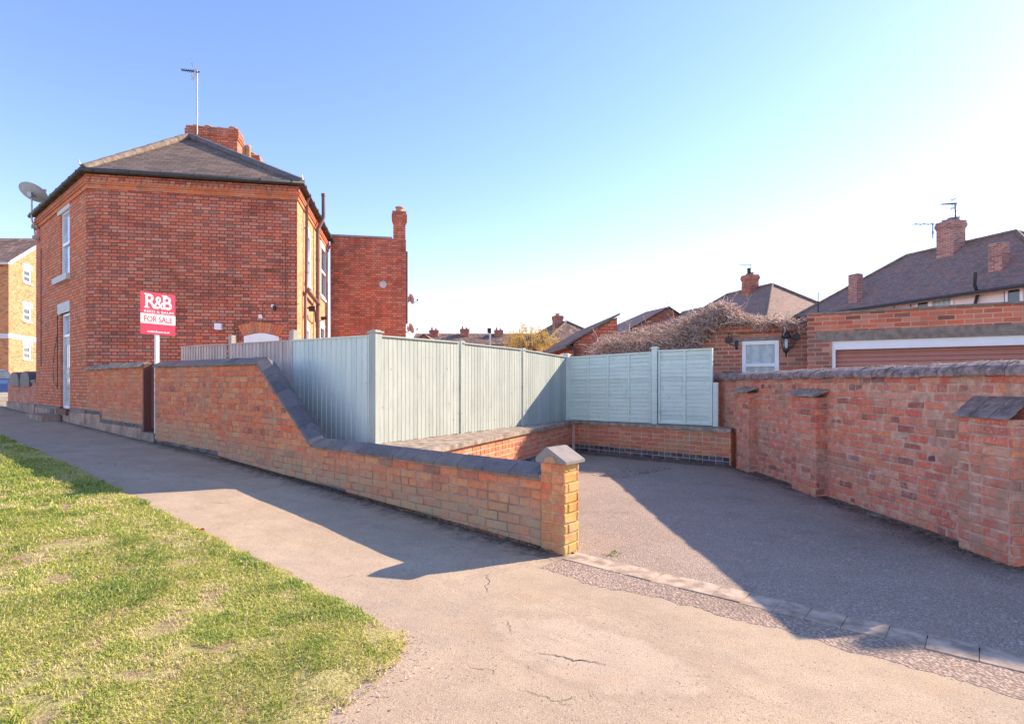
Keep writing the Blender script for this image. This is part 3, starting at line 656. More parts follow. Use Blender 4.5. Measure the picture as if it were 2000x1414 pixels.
def grass():
    N = 1900000; g = rng
    x = g.uniform(-10.5, -.4, N); y = g.uniform(2.0, 12, N)
    d = np.hypot(x, y); keep = g.random(N) < np.clip((3.4/d)**1.35, 0, 1)
    x, y = x[keep], y[keep]; t = tarr(x, y); s = sarr(x, y)
    nb = vnoise(x, y, 2.6, 41)*.5 + vnoise(x, y, 7, 42)*.5; nd = vnoise(x, y, 4.2, 44)*.6 + vnoise(x, y, 15, 45)*.4
    m = (s < -1.77+(nd-.5)*.12) & (t > verge_edge_t(s)+.02+(nd-.5)*.25) & (s > -8) & (x/y > -1.02) & (nd > .26)
    m &= ~((nd < .34) & (g.random(len(x)) < .5))
    endsoil = np.clip((t-verge_edge_t(s))/.40, .10, 1); m &= g.random(len(x)) < np.where((s < -2.4) & (t < .2), endsoil, 1)
    x, y, nb, nd, t, s = x[m], y[m], nb[m], nd[m], t[m], s[m]; n = len(x)
    d = np.hypot(x, y); tuft = np.clip((nb-.5)*2.6, 0, 1)
    h = (g.uniform(.010, .028, n) + tuft*g.uniform(.0, .030, n))*(1+.12*np.clip(d-4, 0, 6)); w = g.uniform(.0013, .0026, n)*(1+.22*np.clip(d-2.6, 0, 9))
    dirc = vnoise(x, y, 1.6, 47)*9; az = dirc + g.normal(0, 1.5, n); lean = g.uniform(.3, 1.6, n)
    ca, sa = np.cos(az), np.sin(az); ra = az + g.uniform(-1.5, 1.5, n); wx, wy = -np.sin(ra)*w, np.cos(ra)*w
    z0 = vz(x, y) - .003
    p1 = np.stack((x+ca*h*lean*.35, y+sa*h*lean*.35, z0+h*.62), 1); p2 = np.stack((x+ca*h*lean, y+sa*h*lean, z0+h*np.clip(1.1-.45*lean, .3, 1)), 1)
    W3 = np.stack((wx, wy, np.zeros(n)), 1); p0 = np.stack((x, y, z0), 1)
    V = np.stack((p0-W3, p0+W3, p1+W3*.8, p1-W3*.8, p2), 1).reshape(-1, 3); b = np.arange(n)*5
    L = np.stack((b, b+1, b+2, b+3, b+3, b+2, b+4), 1).ravel(); st = np.stack((np.arange(n)*7, np.arange(n)*7+4), 1).ravel(); to = np.tile([4, 3], n)
    c = np.clip(.45 + (.5-nb)*.8 + g.normal(0, .2, n) - tuft*.10, 0, 1); c = np.where(g.random(n) < .16, g.uniform(.75, 1, n), c); c = np.where(nd < .42, np.clip(c+.25, 0, 1), c)
    bc = np.repeat(np.stack((c, g.random(n), g.random(n)), 1), 2, 0)
    me = mesh_np('grass', V, L, st, to, None, bc); o = finish(me, 'grass', MAT['grass'], None, (0, 0, 0)); o['kind'] = 'stuff'; print('blades', n)
    # dead straw and leaf debris at the verge end
    N = 5000; t = g.uniform(-.85, .6, N); s = g.uniform(-3.6, -1.7, N); e = verge_edge_t(s)
    k = (np.abs(t-e) < g.exponential(.10, N)+.02) ; t, s = t[k], s[k]; x = .436+LD[0]*t+LN[0]*s; y = 4.57+LD[1]*t+LN[1]*s; n = len(x)
    a = g.uniform(0, 6.28, n); l = g.uniform(.002, .007, n); w = g.uniform(.001, .0025, n); z = gh(x, y)+micro(x, y)+.006+g.uniform(0, .008, n)
    A = np.stack((np.cos(a)*l, np.sin(a)*l, g.uniform(-.003, .005, n)), 1); B = np.stack((-np.sin(a)*w, np.cos(a)*w, g.uniform(-.002, .004, n)), 1); p = np.stack((x, y, z), 1)
    V = np.stack((p-A-B, p+A-B, p+A+B, p-A+B), 1).reshape(-1, 3); b = np.arange(n*4); bc = np.stack((g.uniform(.1, .9, n),)*3, 1)
    me = mesh_np('leaf_litter', V, b, np.arange(n)*4, np.full(n, 4), None, bc); o = finish(me, 'leaf_litter', MAT['stems'], None, (0, 0, 0)); o['kind'] = 'stuff'
grass()
def debris(name, pts, spread, N, seed, twigs=30):
    g = np.random.default_rng(seed); P = []; A = []; B = []; C = []
    for (p, q), f in zip(zip(pts[:-1], pts[1:]), [1./(len(pts)-1)]*9):
        n = int(N*f); p, q = np.array(p), np.array(q); d = (q-p)/np.linalg.norm(q-p); nn = np.array((-d[1], d[0])); u = g.random(n); cl = vnoise(u*9, u*0, 1., seed)
        o = g.exponential(spread, n)*(.3+1.4*cl); xy = p+(q-p)*u[:, None]+nn*o[:, None]; l = g.uniform(.003, .012, n); w = g.uniform(.0012, .004, n)
        tw = np.arange(n) < twigs; l = np.where(tw, g.uniform(.03, .09, n), l); w = np.where(tw, .0014, w); a = g.uniform(0, 6.28, n)
        P.append(np.stack((xy[:, 0], xy[:, 1], gh(xy[:, 0], xy[:, 1])+.013+g.uniform(0, .008, n)), 1)); A.append(np.stack((np.cos(a)*l, np.sin(a)*l, g.uniform(-.002, .002, n)), 1)); B.append(np.stack((-np.sin(a)*w, np.cos(a)*w, g.uniform(-.001, .003, n)), 1)); C.append(np.where(tw, g.uniform(.6, 1, n), g.uniform(0, .5, n)))
    P, A, B, C = map(np.concatenate, (P, A, B, C)); V = np.stack((P-A-B, P+A-B, P+A+B, P-A+B), 1).reshape(-1, 3); n = len(P)
    me = mesh_np(name, V, np.arange(n*4), np.arange(n)*4, np.full(n, 4), None, np.stack((C, C, C), 1)); o = finish(me, name, MAT['debris'], None, (0, 0, 0)); o['kind'] = 'stuff'
debris('leaf_litter', [(3.98, 4.2), (3.98, 10.0)], .09, 5200, 71); debris('leaf_litter', [(3.8, 9.95), (1.4, 12.1)], .12, 2600, 72, 10); debris('leaf_litter', [w_ts(.1, -.01), w_ts(6.5, -.01)], .05, 3600, 73, 6)
debris('leaf_litter', [(1.6, 8.4), (2.8, 9.6)], .35, 700, 74, 6)

# ================================================================== PATH-SIDE WALLS
def coping_sweep(mb, pl, path, prof, unit, seed=0, gap=.010, jit=.002):
    """coping stones along path [(t,z)...]; prof [(out,h)...] convex cross-section"""
    rd = random.Random(seed); P = [np.array(p, float) for p in path]
    seg = [(P[i+1]-P[i])/np.linalg.norm(P[i+1]-P[i]) for i in range(len(P)-1)]
    nr = lambda d: np.array((-d[1], d[0])) * (1 if d[0] > 0 else -1)
    def section(pt, h): return [pl.at(pt[0]+h[0]*hh, oo, pt[1]+h[1]*hh) for oo, hh in prof]
    for i, d in enumerate(seg):
        L = np.linalg.norm(P[i+1]-P[i]); k = max(1, round(L/unit)); n = nr(d)
        def hdir(end):
            j = i+1 if end else i-1
            if 0 <= j < len(seg):
                m = nr(seg[j])+n; m /= np.linalg.norm(m); return m/np.dot(m, n)
            return n
        for u in range(k):
            a = P[i]+d*(L*u/k+gap/2); b = P[i]+d*(L*(u+1)/k-gap/2)
            ha = hdir(0) if u == 0 else n; hb = hdir(1) if u == k-1 else n
            o = rd.uniform(-jit, jit); A = [q+np.array((0, 0, o)) for q in section(a, ha)]; B = [q+np.array((0, 0, o+rd.uniform(-jit, jit)*.5)) for q in section(b, hb)]
            m_ = len(A); mb.cur = (rd.random(), 0, rd.random())
            mb.add(A+B, [tuple(range(m_)), tuple(range(2*m_-1, m_-1, -1))]+[(q, (q+1) % m_, m_+(q+1) % m_, m_+q) for q in range(m_)])
SAD = [(.035, 0), (.035, .034), (-.105, .112), (-.245, .034), (-.245, 0)]
SADI = [(.025, .004), (.025, .028), (-.105, .102), (-.23, .028), (-.235, .004)]
T0, T1, T2, T3 = .245, 3.83, 5.28, 9.45
PATH = [(T0+.0, .60), (T1, .60), (T2, 1.66), (T3, 1.70)]
def ptop(t): return float(np.interp(t, [p[0] for p in PATH], [p[1] for p in PATH]))
wall = thing('brick_wall', 'long orange brick street wall with blue coping that ramps down to a low end', 'wall', (*w_ts(4, 0), .1))
mb = MB()
def fkind(t, z):
    if t > 6.64 and .25 < z < .33: return 1
    if 3.2 < t < 6.64 and .083 < z < .166: return 1
    if random.random() < .02: return .55
    return 0
brick_run(mb, LP, T0, T3, lambda t: float(gfront(t))-.1, lambda t: ptop(t)-.004, 'garden', 3, fkind, randlen=.04)
EP = Plane(LP.at(T3, 0)[:2], LN, n=LD)
brick_run(mb, EP, 0, .215, 0, 1.68, 'stretcher', 5)
build('brick_face', mb, MAT['streetbrick'], wall)
mb = MB(); core(mb, LP, PATH, -.3, .22); build('mortar_core', mb, MAT['mortar'], wall)
mb = MB(); coping_sweep(mb, LP, PATH, SAD, .338, 2); build('coping', mb, MAT['cope'], wall)
mb = MB(); coping_sweep(mb, LP, PATH, SADI, 2.2, 2, gap=0, jit=0); build('coping_joint', mb, MAT['mortarp'], wall)
# gate pier at the open end
pier = thing('gate_pier', 'short square brick pier with yellow lichen and painted sunlight tint on one side and pale saddle cap at the driveway entrance', 'pier', (*w_ts(.12, .1), 0))
mb = MB(); brick_run(mb, LP, 0, T0, -.05, .744, 'flemish', 8, out0=.02, bl=.25, jit=.004)
PS = Plane(LP.at(0, .02)[:2], LN, n=-LD); brick_run(mb, PS, 0, .225, -.05, .744, 'garden', 9, off=.06, jit=.004)
PB = Plane(LP.at(0, -.205)[:2], LD, n=LN); brick_run(mb, PB, 0, T0, -.05, .744, 'flemish', 10)
PL2 = Plane(LP.at(T0, .02)[:2], LN, n=LD); brick_run(mb, PL2, 0, .225, .6, .744, 'stretcher', 12)
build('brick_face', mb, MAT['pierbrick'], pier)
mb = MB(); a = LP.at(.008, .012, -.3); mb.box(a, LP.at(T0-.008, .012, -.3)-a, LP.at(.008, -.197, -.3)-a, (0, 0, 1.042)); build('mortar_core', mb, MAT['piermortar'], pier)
mb = MB(); prof = [(-.035, .742), (-.035, .765), (.15, .868), (.175, .868), (.275, .78), (.275, .742)]
mb.extr([LP.at(t, .045, z) for t, z in prof], -np.array((*LP.n, 0))*.275)
cap_ = build('cap', mb, plain('pale_cap_stone', (.26, .235, .225), .85, .2, var=.12, sc=12, bump=.4), pier)
mb = MB(); mb.cur = (.3, 0, .5); pr = [(.12+.065*math.cos(a), .744+.055*math.sin(a)) for a in lin(0, math.pi, 12)]
mb.extr([LP.at(t, .052, z) for t, z in pr], -np.array((*LP.n, 0))*.03); build('ridge_tile_end', mb, MAT['terracotta'], pier)

# side gate in its opening
gate = thing('side_gate', 'narrow dark brown plank gate between the two street walls', 'gate', (*w_ts(9.8, .3), .45))
GT = Plane(w_ts(9.45, .13), LD, n=-LN)
mb = MB()
for i in range(5): mb.cur = (random.random(), 0, random.random()); pbox(mb, GT, .02+i*.125, .02+(i+1)*.125-.006, .5, 1.72, -.03, 0)
build('planks', mb, MAT['gatewood'], gate)
mb = MB(); pbox(mb, GT, .62, .675, .42, 1.78, -.05, .125); pbox(mb, GT, .01, .035, .42, 1.6, -.05, .03); build('gate_frame', mb, MAT['gatewood'], gate)
mb = MB(); pbox(mb, LP, 9.44, 10.14, .2, .44, -.3, .02); o = build('threshold_step', mb, MAT['concrete']); set_tag(o, 'grey stone threshold at the foot of the narrow brown gate', 'step')
# yard wall beyond the gate, flush with the house
yard = thing('brick_wall', 'brick yard wall with old tile coping between the brown gate and the house', 'wall', (*w_ts(12, 0), .3))
mb = MB(); brick_run(mb, LP, 10.13, 14.19, .5, 1.715, 'garden', 13, lambda t, z: 1 if (.49 < z < .59 and t < 12.9) or (.66 < z < .76 and t > 12.9) else 0, jit=.002)
EP2 = Plane(LP.at(10.13, 0)[:2], LN, n=-LD); brick_run(mb, EP2, 0, .215, .3, 1.7, 'stretcher', 15)
build('brick_face', mb, MAT['streetbrick'], yard)
mb = MB(); core(mb, LP, [(10.135, 1.71), (14.19, 1.71)], -.2, .22); build('mortar_core', mb, MAT['mortar'], yard)
mb = MB(); pbox(mb, LP, 10.12, 12.9, -.1, .50, -.1, .035); pbox(mb, LP, 12.9, 14.19, -.1, .665, -.1, .03); build('plinth', mb, MAT['plinth'], yard)
mb = MB(); coping_sweep(mb, LP, [(10.12, 1.71), (14.15, 1.71)], [(.06, 0), (.06, .03), (-.09, .12), (-.25, .03), (-.25, 0)], .3, 6, jit=.006); build('coping', mb, MAT['coping'], yard)
# low wall left of the house
lw = thing('brick_wall', 'low weathered brick wall with two round-topped coping stones left of the house', 'wall', (*w_ts(22, 0), .5))
mb = MB(); brick_run(mb, LP, 19.82, 24.5, .7, 1.42, 'flemish', 17, jit=.004); build('brick_face', mb, MAT['oldbrick'], lw)
mb = MB(); core(mb, LP, [(19.82, 1.42), (24.5, 1.42)], 0, .25); build('mortar_core', mb, MAT['mortar'], lw)
mb = MB(); pbox(mb, LP, 19.82, 24.5, 0, .74, -.1, .04); build('plinth', mb, MAT['plinth'], lw)
for (a, b) in ((62, 43), (41, 22)):
    ta, tb = LP.t(a), LP.t(b); mb = MB(); n = 12; c = (ta+tb)/2; r = abs(tb-ta)/2-.03
    pr = [(c+r*math.cos(q), 1.48+.30*math.sin(q)) for q in lin(0, math.pi, n)]+[(c-r, 1.30), (c+r, 1.30)]
    mb.extr([LP.at(t, .06, z) for t, z in pr], -np.array((*LP.n, 0))*.36); build('coping_stone', mb, MAT['cope'], lw)
mb = MB(); pbox(mb, LP, 19.82, 24.5, 1.42, 1.50, -.3, .03); build('coping', mb, MAT['coping'], lw)

# ================================================================== CORNER HOUSE
house = thing('corner_house', 'tall sooty red brick corner house with hipped slate roof and white front door', 'house', (-9, 16, .4))
GP = Plane((-10.25, 13.62), (.983, .184)); SP = Plane((-5.53, 14.505), (-.186, .983), n=(.983, .186)); WP = Plane((-6.53, 20.24), (.983, .184))
FT0, FT1, FZ = 14.19, 19.8, 6.45
# facade: door and window openings (from their positions on the wall plane)
dt = sorted((LP.t(118), LP.t(136))); dz0, dz1 = LP.hit(127, 798)[1], LP.hit(127, 611)[1]
wt = sorted((LP.t(118), LP.t(136))); wz0, wz1 = LP.hit(127, 538)[1], LP.hit(127, 410)[1]
mb = MB(); wallgrid(mb, LP, FT0, FT1, .70, 6.12, [(dt[0], dt[1], dz0, dz1), (wt[0], wt[1], wz0, wz1)]); build('facade_wall', mb, MAT['facade'], house)
mb = MB(); pbox(mb, LP, FT0-.0, dt[0]-.02, -.1, .66, -.1, .035); pbox(mb, LP, dt[0]-.02, dt[1]+.02, -.1, .55, -.1, .036); pbox(mb, LP, dt[1]+.02, FT1, -.1, .66, -.1, .035); build('plinth', mb, MAT['plinth'], house)
mb = MB()
pbox(mb, LP, FT0+.001, dt[0], .66, .745, -.1, .02); pbox(mb, LP, dt[1], FT1-.001, .66, .745, -.1, .02); build('blue_brick_band', mb, MAT['cope'], house)
mb = MB(); mb.poly([LP.at(FT0, 0, .3), GP.at(.18, 0, .3), GP.at(.18, 0, 6.12), LP.at(FT0, 0, 6.12)][::-1]); build('chamfered_corner', mb, MAT['gable'], house)
# gable wall with the arched doorway
ga, gb = GP.t(476), GP.t(545); gz = GP.hit(510, 660)[1]
mb = MB(); wallgrid(mb, GP, .18, 4.80, -.2, 6.12, [(ga, gb, -.1, gz)]); build('gable_wall', mb, MAT['gable'], house)
def arch_piece(pl, t0, t1, z0, rise, h, out, dep, n=10):
    pts = [pl.at(t0+(t1-t0)*i/n, out, z0+h+rise*math.sin(math.pi*i/n)) for i in range(n+1)] + [pl.at(t1, out, z0), pl.at(t0, out, z0)]
    mb = MB(); mb.extr(pts, -np.array((*pl.n, 0))*dep); return mb
w = window(house, GP, ga, gb, 0, gz, rev=.06, fw=.11, glass='netglass', name='back_door_frame')
build('arched_head', arch_piece(GP, ga-.0, gb+.0, gz, .09, .03, .012, .08), MAT['white'], w)
mb = MB(); n = 14; cx = (ga+gb)/2; hw = (gb-ga)/2
for i in range(n):
    f0, f1 = (i+.04)/n, (i+.96)/n
    def ap(f, r): return GP.at(cx-hw*1.02*(1-2*f)*(1+r*.33), .012, gz+.03+.09*math.sin(math.pi*f)+r*.27+.0)
    mb.cur = (random.random(), 0, random.random()); mb.extr([ap(f0, .06), ap(f1, .06), ap(f1, 1), ap(f0, 1)], -np.array((*GP.n, 0))*.03)
build('brick_arch', mb, MAT['streetbrick'], house)
mb = MB()
for (px, py, w_, h_) in ((350,532,22,20),(372,555,20,10),(522,520,26,10),(526,530,18,10),(226,569,26,9),(262,566,10,8),(436,399,9,12),(436,498,10,7),(340,545,16,12),(338,580,14,10)):
    t0, z0 = GP.hit(px-w_/2, py+h_/2); t1, z1 = GP.hit(px+w_/2, py-h_/2); z0 = math.floor(z0/.083)*.083; z1 = max(z0+.083, round(z1/.083)*.083)
    mb = MB(); pbox(mb, GP, t0, t1, z0, z1, -.02, .004); build('brick_patch', mb, MAT['wing'], house)
# side wall (sunlit) with windows
def spz(px, py): return SP.hit(px, py)
sw = []
for (xa, xb, ya, yb) in ((595, 606, 455, 556), (626, 636, 483, 583), (594, 604, 640, 690), (625, 634, 637, 690)):
    ta, tb = SP.t(xa), SP.t(xb); xm = (xa+xb)/2; sw.append((ta, tb, SP.hit(xm, yb)[1], SP.hit(xm, ya)[1]))
mb = MB(); wallgrid(mb, SP, 0, 5.85, -.2, 6.3, sw, rev=.1); build('side_wall', mb, MAT['sidewall'], house)
for (a, b, c, d) in sw:
    w = window(house, SP, a, b, c, d, rev=.05, fw=.09, bars=((c+d)/2,), glass='skyglass' if a < 1.5 else 'glass', sill=(.06, .08, .05), name='sash_window')
    build('arched_head', arch_piece(SP, a-.06, b+.06, d, .12, .06, .012, .06), MAT['stone'], w)
# back gable and ceiling, dark closed body
mb = MB(); B1, B2 = LP.at(FT1, 0), SP.at(5.82, 0); mb.quad((B1[0], B1[1], 0), (B2[0], B2[1], 0), (B2[0], B2[1], 6.4), (B1[0], B1[1], 6.4)); build('party_wall', mb, MAT['gable'], house)
# cornice: two oversailing courses under the gutter
def ring(z0, z1, out, pls=((LP, FT1, FT0-.18), (GP, 0, 4.88), (SP, 0, 5.82))):
    c0 = LP.at(FT1, out); import itertools
    def meet(p1, d1, p2, d2):
        A = np.array([[d1[0], -d2[0]], [d1[1], -d2[1]]]); return p1 + d1*np.linalg.solve(A, p2-p1)[0]
    o1 = LP.p+LP.n*out; o2 = GP.p+GP.n*out; o3 = SP.p+SP.n*out
    a = LP.at(FT1, out)[:2]; b = meet(o1, LP.d, o2, GP.d); c = meet(o2, GP.d, o3, SP.d); d = SP.at(5.82, out)[:2]
    return [a, b, c, d]
def band(z0, z1, out, inn, mat, name):
    O = ring(0, 0, out); I = ring(0, 0, inn); mb = MB()
    for k in range(3): mb.prism([O[k], O[k+1], I[k+1], I[k]], z0, z1)
    build(name, mb, mat, house)
band(6.10, 6.20, .035, -.12, MAT['cornice'], 'cornice'); band(6.20, 6.30, .07, -.12, MAT['cornice'], 'dentil_course'); band(6.30, 6.44, .05, -.12, MAT['gable'], 'frieze')
mb = MB(); O = ring(0, 0, .085)
for k in range(3):
    a, b = O[k], O[k+1]; L = np.linalg.norm(b-a); d = (b-a)/L; nn = int(L/.125); pn = (LP, GP, SP)[k].n
    for i in range(nn):
        p = a+d*(i*.125+.03); mb.box((p[0]-pn[0]*.09, p[1]-pn[1]*.09, 6.24), (*(d*.065), 0), (*(pn*.10), 0), (0, 0, .055))
build('dentils', mb, MAT['cornice'], house)
mb = MB(); O = ring(0, 0, .15)
mb.tube([(*p, 6.50) for p in O], .06, 10); 
for k in range(3):
    for f in lin(0.05, .95, 7 if k == 1 else 9): p = O[k]+(O[k+1]-O[k])*f; d = (O[k+1]-O[k])/np.linalg.norm(O[k+1]-O[k]); mb.tube([(*(p-d*.02), 6.50), (*(p+d*.02), 6.50)], .068, 10)
build('gutter', mb, MAT['gutter'], house)
# roof planes
AP = v3(-9.28, 16.2, 8.44); RB = v3(-10.6, 18.9, 8.46); E = [(*p, 6.52) for p in ring(0, 0, .17)]
mb = MB(); e0, e1, e2, e3 = [np.array(e) for e in E]; mb.poly([e1, e2, AP]); mb.poly([e0, e1, AP, RB]); mb.poly([e2, e3, RB, AP]); mb.poly([e0, RB, e3])
mb.poly([e3-(0, 0, .05), e2-(0, 0, .05), e1-(0, 0, .05), e0-(0, 0, .05)]); build('roof', mb, MAT['slate'], house)
ridge_m = plain('clay_hip_tile', (.24, .19, .15), .85, .2, var=.3, sc=8)
for k, (p, q, mm) in enumerate(((e1+(.05, .05, .02), AP+(0, 0, .05), ridge_m), (e2+(-.05, .05, .02), AP+(0, 0, .05), MAT['cope']), (AP+(0, 0, .05), RB+(0, 0, .05), ridge_m))):
    mb = MB(); ridge_run(mb, p, q, .10, .46); build('hip_tiles' if k < 2 else 'ridge_tiles', mb, mm, house)
# main chimney stack with four pots
cd = np.array((.983, .184)); ca = np.array((-10.6, 18.3)); cc = ca+cd*.80+np.array((-.184, .983))*.28
ch = stack(house, cc, (1.52, .56), 7.4, H+503*18.3/F, cd, 'wing', [(-.56, 0, .12), (-.2, 0, .13), (.17, 0, .10), (.55, 0, .15)], potr=.13)
# door with transom light, lintels, sills
door_t0, door_t1 = dt; tz = LP.hit(127, 655)[1]
w = window(house, LP, door_t0, door_t1, dz0, dz1, rev=.12, fw=.07, bars=(tz,), glass='skyglass', name='front_door_frame')
mb = MB(); pbox(mb, LP, door_t0+.07, door_t1-.07, dz0+.05, tz-.03, -.15, -.085); mb2 = mb
dr = build('front_door', mb, plain('pale_blue_grey_door', (.40, .46, .52), .45, .4, var=.04), house)
mb = MB(); dm = (door_t0+door_t1)/2; dw = door_t1-door_t0
for a in (-.26, .04): pbox(mb, LP, dm+a*dw, dm+(a+.22)*dw, dz0+1.1, tz-.25, -.1, -.078); pbox(mb, LP, dm+a*dw, dm+(a+.22)*dw, dz0+.2, dz0+.8, -.1, -.079)
build('door_glazing', mb, MAT['skyglass'], dr)
mb = MB(); pbox(mb, LP, dm-.13, dm+.13, dz0+.95, dz0+1.03, -.1, -.07); build('letter_box', mb, MAT['galv'], dr)
def lintel(t0, t1, z0, z1, name='lintel', o=.02): mb = MB(); pbox(mb, LP, t0, t1, z0, z1, -.1, o); build(name, mb, MAT['stone'], house)
lt = sorted((LP.t(113.5), LP.t(137))); lintel(lt[0], lt[1], dz1, LP.hit(125, 591)[1]); lintel(lt[0], lt[1], wz1-.04, LP.hit(126, 387)[1])
lt2 = sorted((LP.t(109), LP.t(137))); lintel(lt2[0], lt2[1], wz0-.16, wz0, 'window_sill', .09)
window(house, LP, wt[0], wt[1], wz0, wz1, rev=.1, fw=.08, bars=((wz0*1.02+wz1*.98)/2,), glass='skyglass', name='sash_window')
mb = MB(); pbox(mb, LP, dt[0]-.05, dt[1]+.05, .56, dz0, -.1, .09); build('door_sill', mb, MAT['gatewood'], house)
mb = MB(); a = LP.t(108), LP.t(100); pbox(mb, LP, a[0], a[1], .42, .66, -.05, .045); build('air_grille', mb, MAT['black'], house)
# cables down the facade
mb = MB()
for (px, ya, yb) in ((81, 485, 715), (113, 600, 760)):
    t, z0 = LP.hit(px, yb); z1 = LP.hit(px, ya)[1]; mb.tube([LP.at(t, .012, z0), LP.at(t, .012, z1)], .009, 5)
t, z0 = LP.hit(113, 757); mb.tube([LP.at(t, .01, z0), LP.at(t+.3, .03, z0+.15), LP.at(t+.42, .03, z0+.6), LP.at(t+.25, .02, z0+1.1), LP.at(t, .01, z0+1.5)], .007, 5)
build('cable', mb, MAT['black'], house)
mb = MB()
for pts in ([(558, 465), (558, 608)], [(513, 592), (513, 592+40)], [(458, 628), (540, 628), (585, 632)], [(458, 628), (458, 672)], [(465, 630), (465, 672)], [(515, 592), (585, 594)]):
    mb.tube([GP.at(GP.t(x), .01, GP.hit(x, y)[1]) for x, y in pts], .007, 5)
build('cable', mb, plain('brown_cable', (.14, .08, .06), .6), house)
mb = MB()
for (px, py, w_, h_, o_) in ((428, 638, 13, 11, .12), (509, 618, 7, 6, .05), (533, 598, 5, 5, .06)):
    mb = MB(); t0, z0 = GP.hit(px-w_/2, py+h_/2); t1, z1 = GP.hit(px+w_/2, py-h_/2); pbox(mb, GP, t0, t1, z0, z1, -.02, o_); pbox(mb, GP, t0+.02, t1+.012, z0-.014, z0+.02, -.02, o_+.01); build('vent_box', mb, MAT['white'], house)
mb = MB(); t0, z0 = GP.hit(537, 606); mb.box(GP.at(t0-.03, 0, z0), GP.at(t0+.03, 0, z0)-GP.at(t0-.03, 0, z0), np.array((*GP.n, 0))*.12, (0, 0, .1)); build('flood_sensor', mb, MAT['black'], house)
# pipes on the side wall
def sppt(px, py, out): t, z = SP.hit(px, py); return SP.at(t, out, z)
t1_, zt_ = SP.hit(592.5, 374); _, zb_ = SP.hit(592.5, 566)
mb = MB(); mb.tube([SP.at(t1_-.05, .15, 6.45), SP.at(t1_, .09, zt_-.25), SP.at(t1_, .08, zb_), SP.at(t1_-.15, .08, zb_-.25), SP.at(t1_-.15, .08, -.1)], .042, 10)
for z in (5.6, 4.4, 3.2, 2.4): mb.tube([SP.at(t1_, .08, z), SP.at(t1_, .08, z+.05)], .052, 10)
build('rainwater_pipe', mb, MAT['pipe'], house)
t2_, _ = SP.hit(612.5, 500); ztop = SP.hit(617, 386)[1]
mb = MB(); mb.tube([SP.at(t2_, .12, -.1), SP.at(t2_, .12, 6.05), SP.at(t2_+.05, .22, 6.3), SP.at(t2_+.05, .28, 6.45), SP.at(t2_+.05, .28, ztop)], .058, 12)
for z in (2.2, 3.1, 4.1, 5.1, 6.0, ztop-.08): mb.tube([SP.at(t2_+(.05 if z > 6.2 else 0), .28 if z > 6.2 else .12, z), SP.at(t2_+(.05 if z > 6.2 else 0), .28 if z > 6.2 else .12, z+.08)], .068, 12)
build('soil_pipe', mb, MAT['pipe'], house)
mb = MB(); z = SP.hit(600, 583)[1]; mb.tube([SP.at(t1_-.1, .12, z+.12), SP.at(t2_+.02, .14, z-.0)], .06, 10); build('lean_to_gutter', mb, MAT['pipe'], house)
mb = MB(); z = SP.hit(600, 612)[1]; mb.tube([SP.at(t1_+.1, .05, z+.1), SP.at(t1_+.3, .25, z+.05), SP.at(t2_-.3, .1, z-.15), SP.at(t2_-.05, .1, z-.1)], .025, 6); mb.cbox(SP.at(t1_+.15, .2, z), (.16, .12, .14), (1, .3)); build('wall_lamp', mb, MAT['black'], house)
mb = MB(); p = SP.at(SP.t(621), .18, SP.hit(621, 624)[1]); mb.cbox(p, (.18, .12, .09), (1, .2)); mb.tube([p, p+(-.15, 0, -.05)], .015, 5); build('flood_light', mb, MAT['black'], house)
for e_ in (e1, e2): mb = MB(); mb.tube([e_+(0, 0, .05), e_+(-.03, 0, .19)], .012, 5); build('hip_iron', mb, MAT['galv'], house)

# rear wing, a plain wall facing the street with its own tall chimney
wing = thing('rear_wing', 'plain flat-topped red brick wing behind the corner house with one tall chimney', 'building', (-5.3, 21, .2))
WL_ = WP.t(793); wtop = 6.68
mb = MB(); wallgrid(mb, WP, 0, WL_, -.2, wtop); q0 = WP.at(WL_, 0); bd = np.array((-.186, .983, 0)); q1 = q0+bd*6; p0 = WP.at(0, 0); p1 = p0+bd*6
mb.quad((q0[0], q0[1], -.2), (q1[0], q1[1], -.2), (q1[0], q1[1], wtop), (q0[0], q0[1], wtop)); mb.quad((q1[0], q1[1], -.2), (p1[0], p1[1], -.2), (p1[0], p1[1], wtop), (q1[0], q1[1], wtop))
mb.quad((p0[0], p0[1], 6), (p1[0], p1[1], 6), (p1[0], p1[1], wtop), (p0[0], p0[1], wtop))
build('wall', mb, MAT['wing'], wing)
mb = MB(); mb.prism([(*WP.at(-.0, .03)[:2],), tuple(WP.at(WL_-.5, .03)[:2]), tuple((WP.at(WL_-.5, 0)+bd*6)[:2]), tuple((WP.at(0, 0)+bd*6)[:2])], wtop, wtop+.06); build('roof_edge', mb, MAT['lead'], wing)
c0, c1 = WP.t(768), WP.t(792); cm = WP.at((c0+c1)/2, -.24)[:2]
stack(wing, cm, (c1-c0, .5), wtop-.1, H+(HY-413)/F*20.7, WP.d, 'wing', [(0, 0, .22)], potr=.15)
mb = MB(); t, z = WP.hit(748, 556); mb.lathe(WP.at(t, 0, z), [(.13, 0), (.13, .03), (.09, .05), (.09, .03), (.03, .03), (.03, .06)], 18, (*WP.n, 0)); build('round_vent', mb, MAT['stone'], wing)
mb = MB(); mb.tube([WP.at(WL_+.03, -.3, 3.6), WP.at(WL_+.03, -.3, 6.3)], .04, 8); mb.tube([WP.at(WL_+.04, -.6, 4.65), WP.at(WL_+.12, -.6, 4.65)], .02, 5); build('corner_pipe', mb, MAT['pipe'], wing)

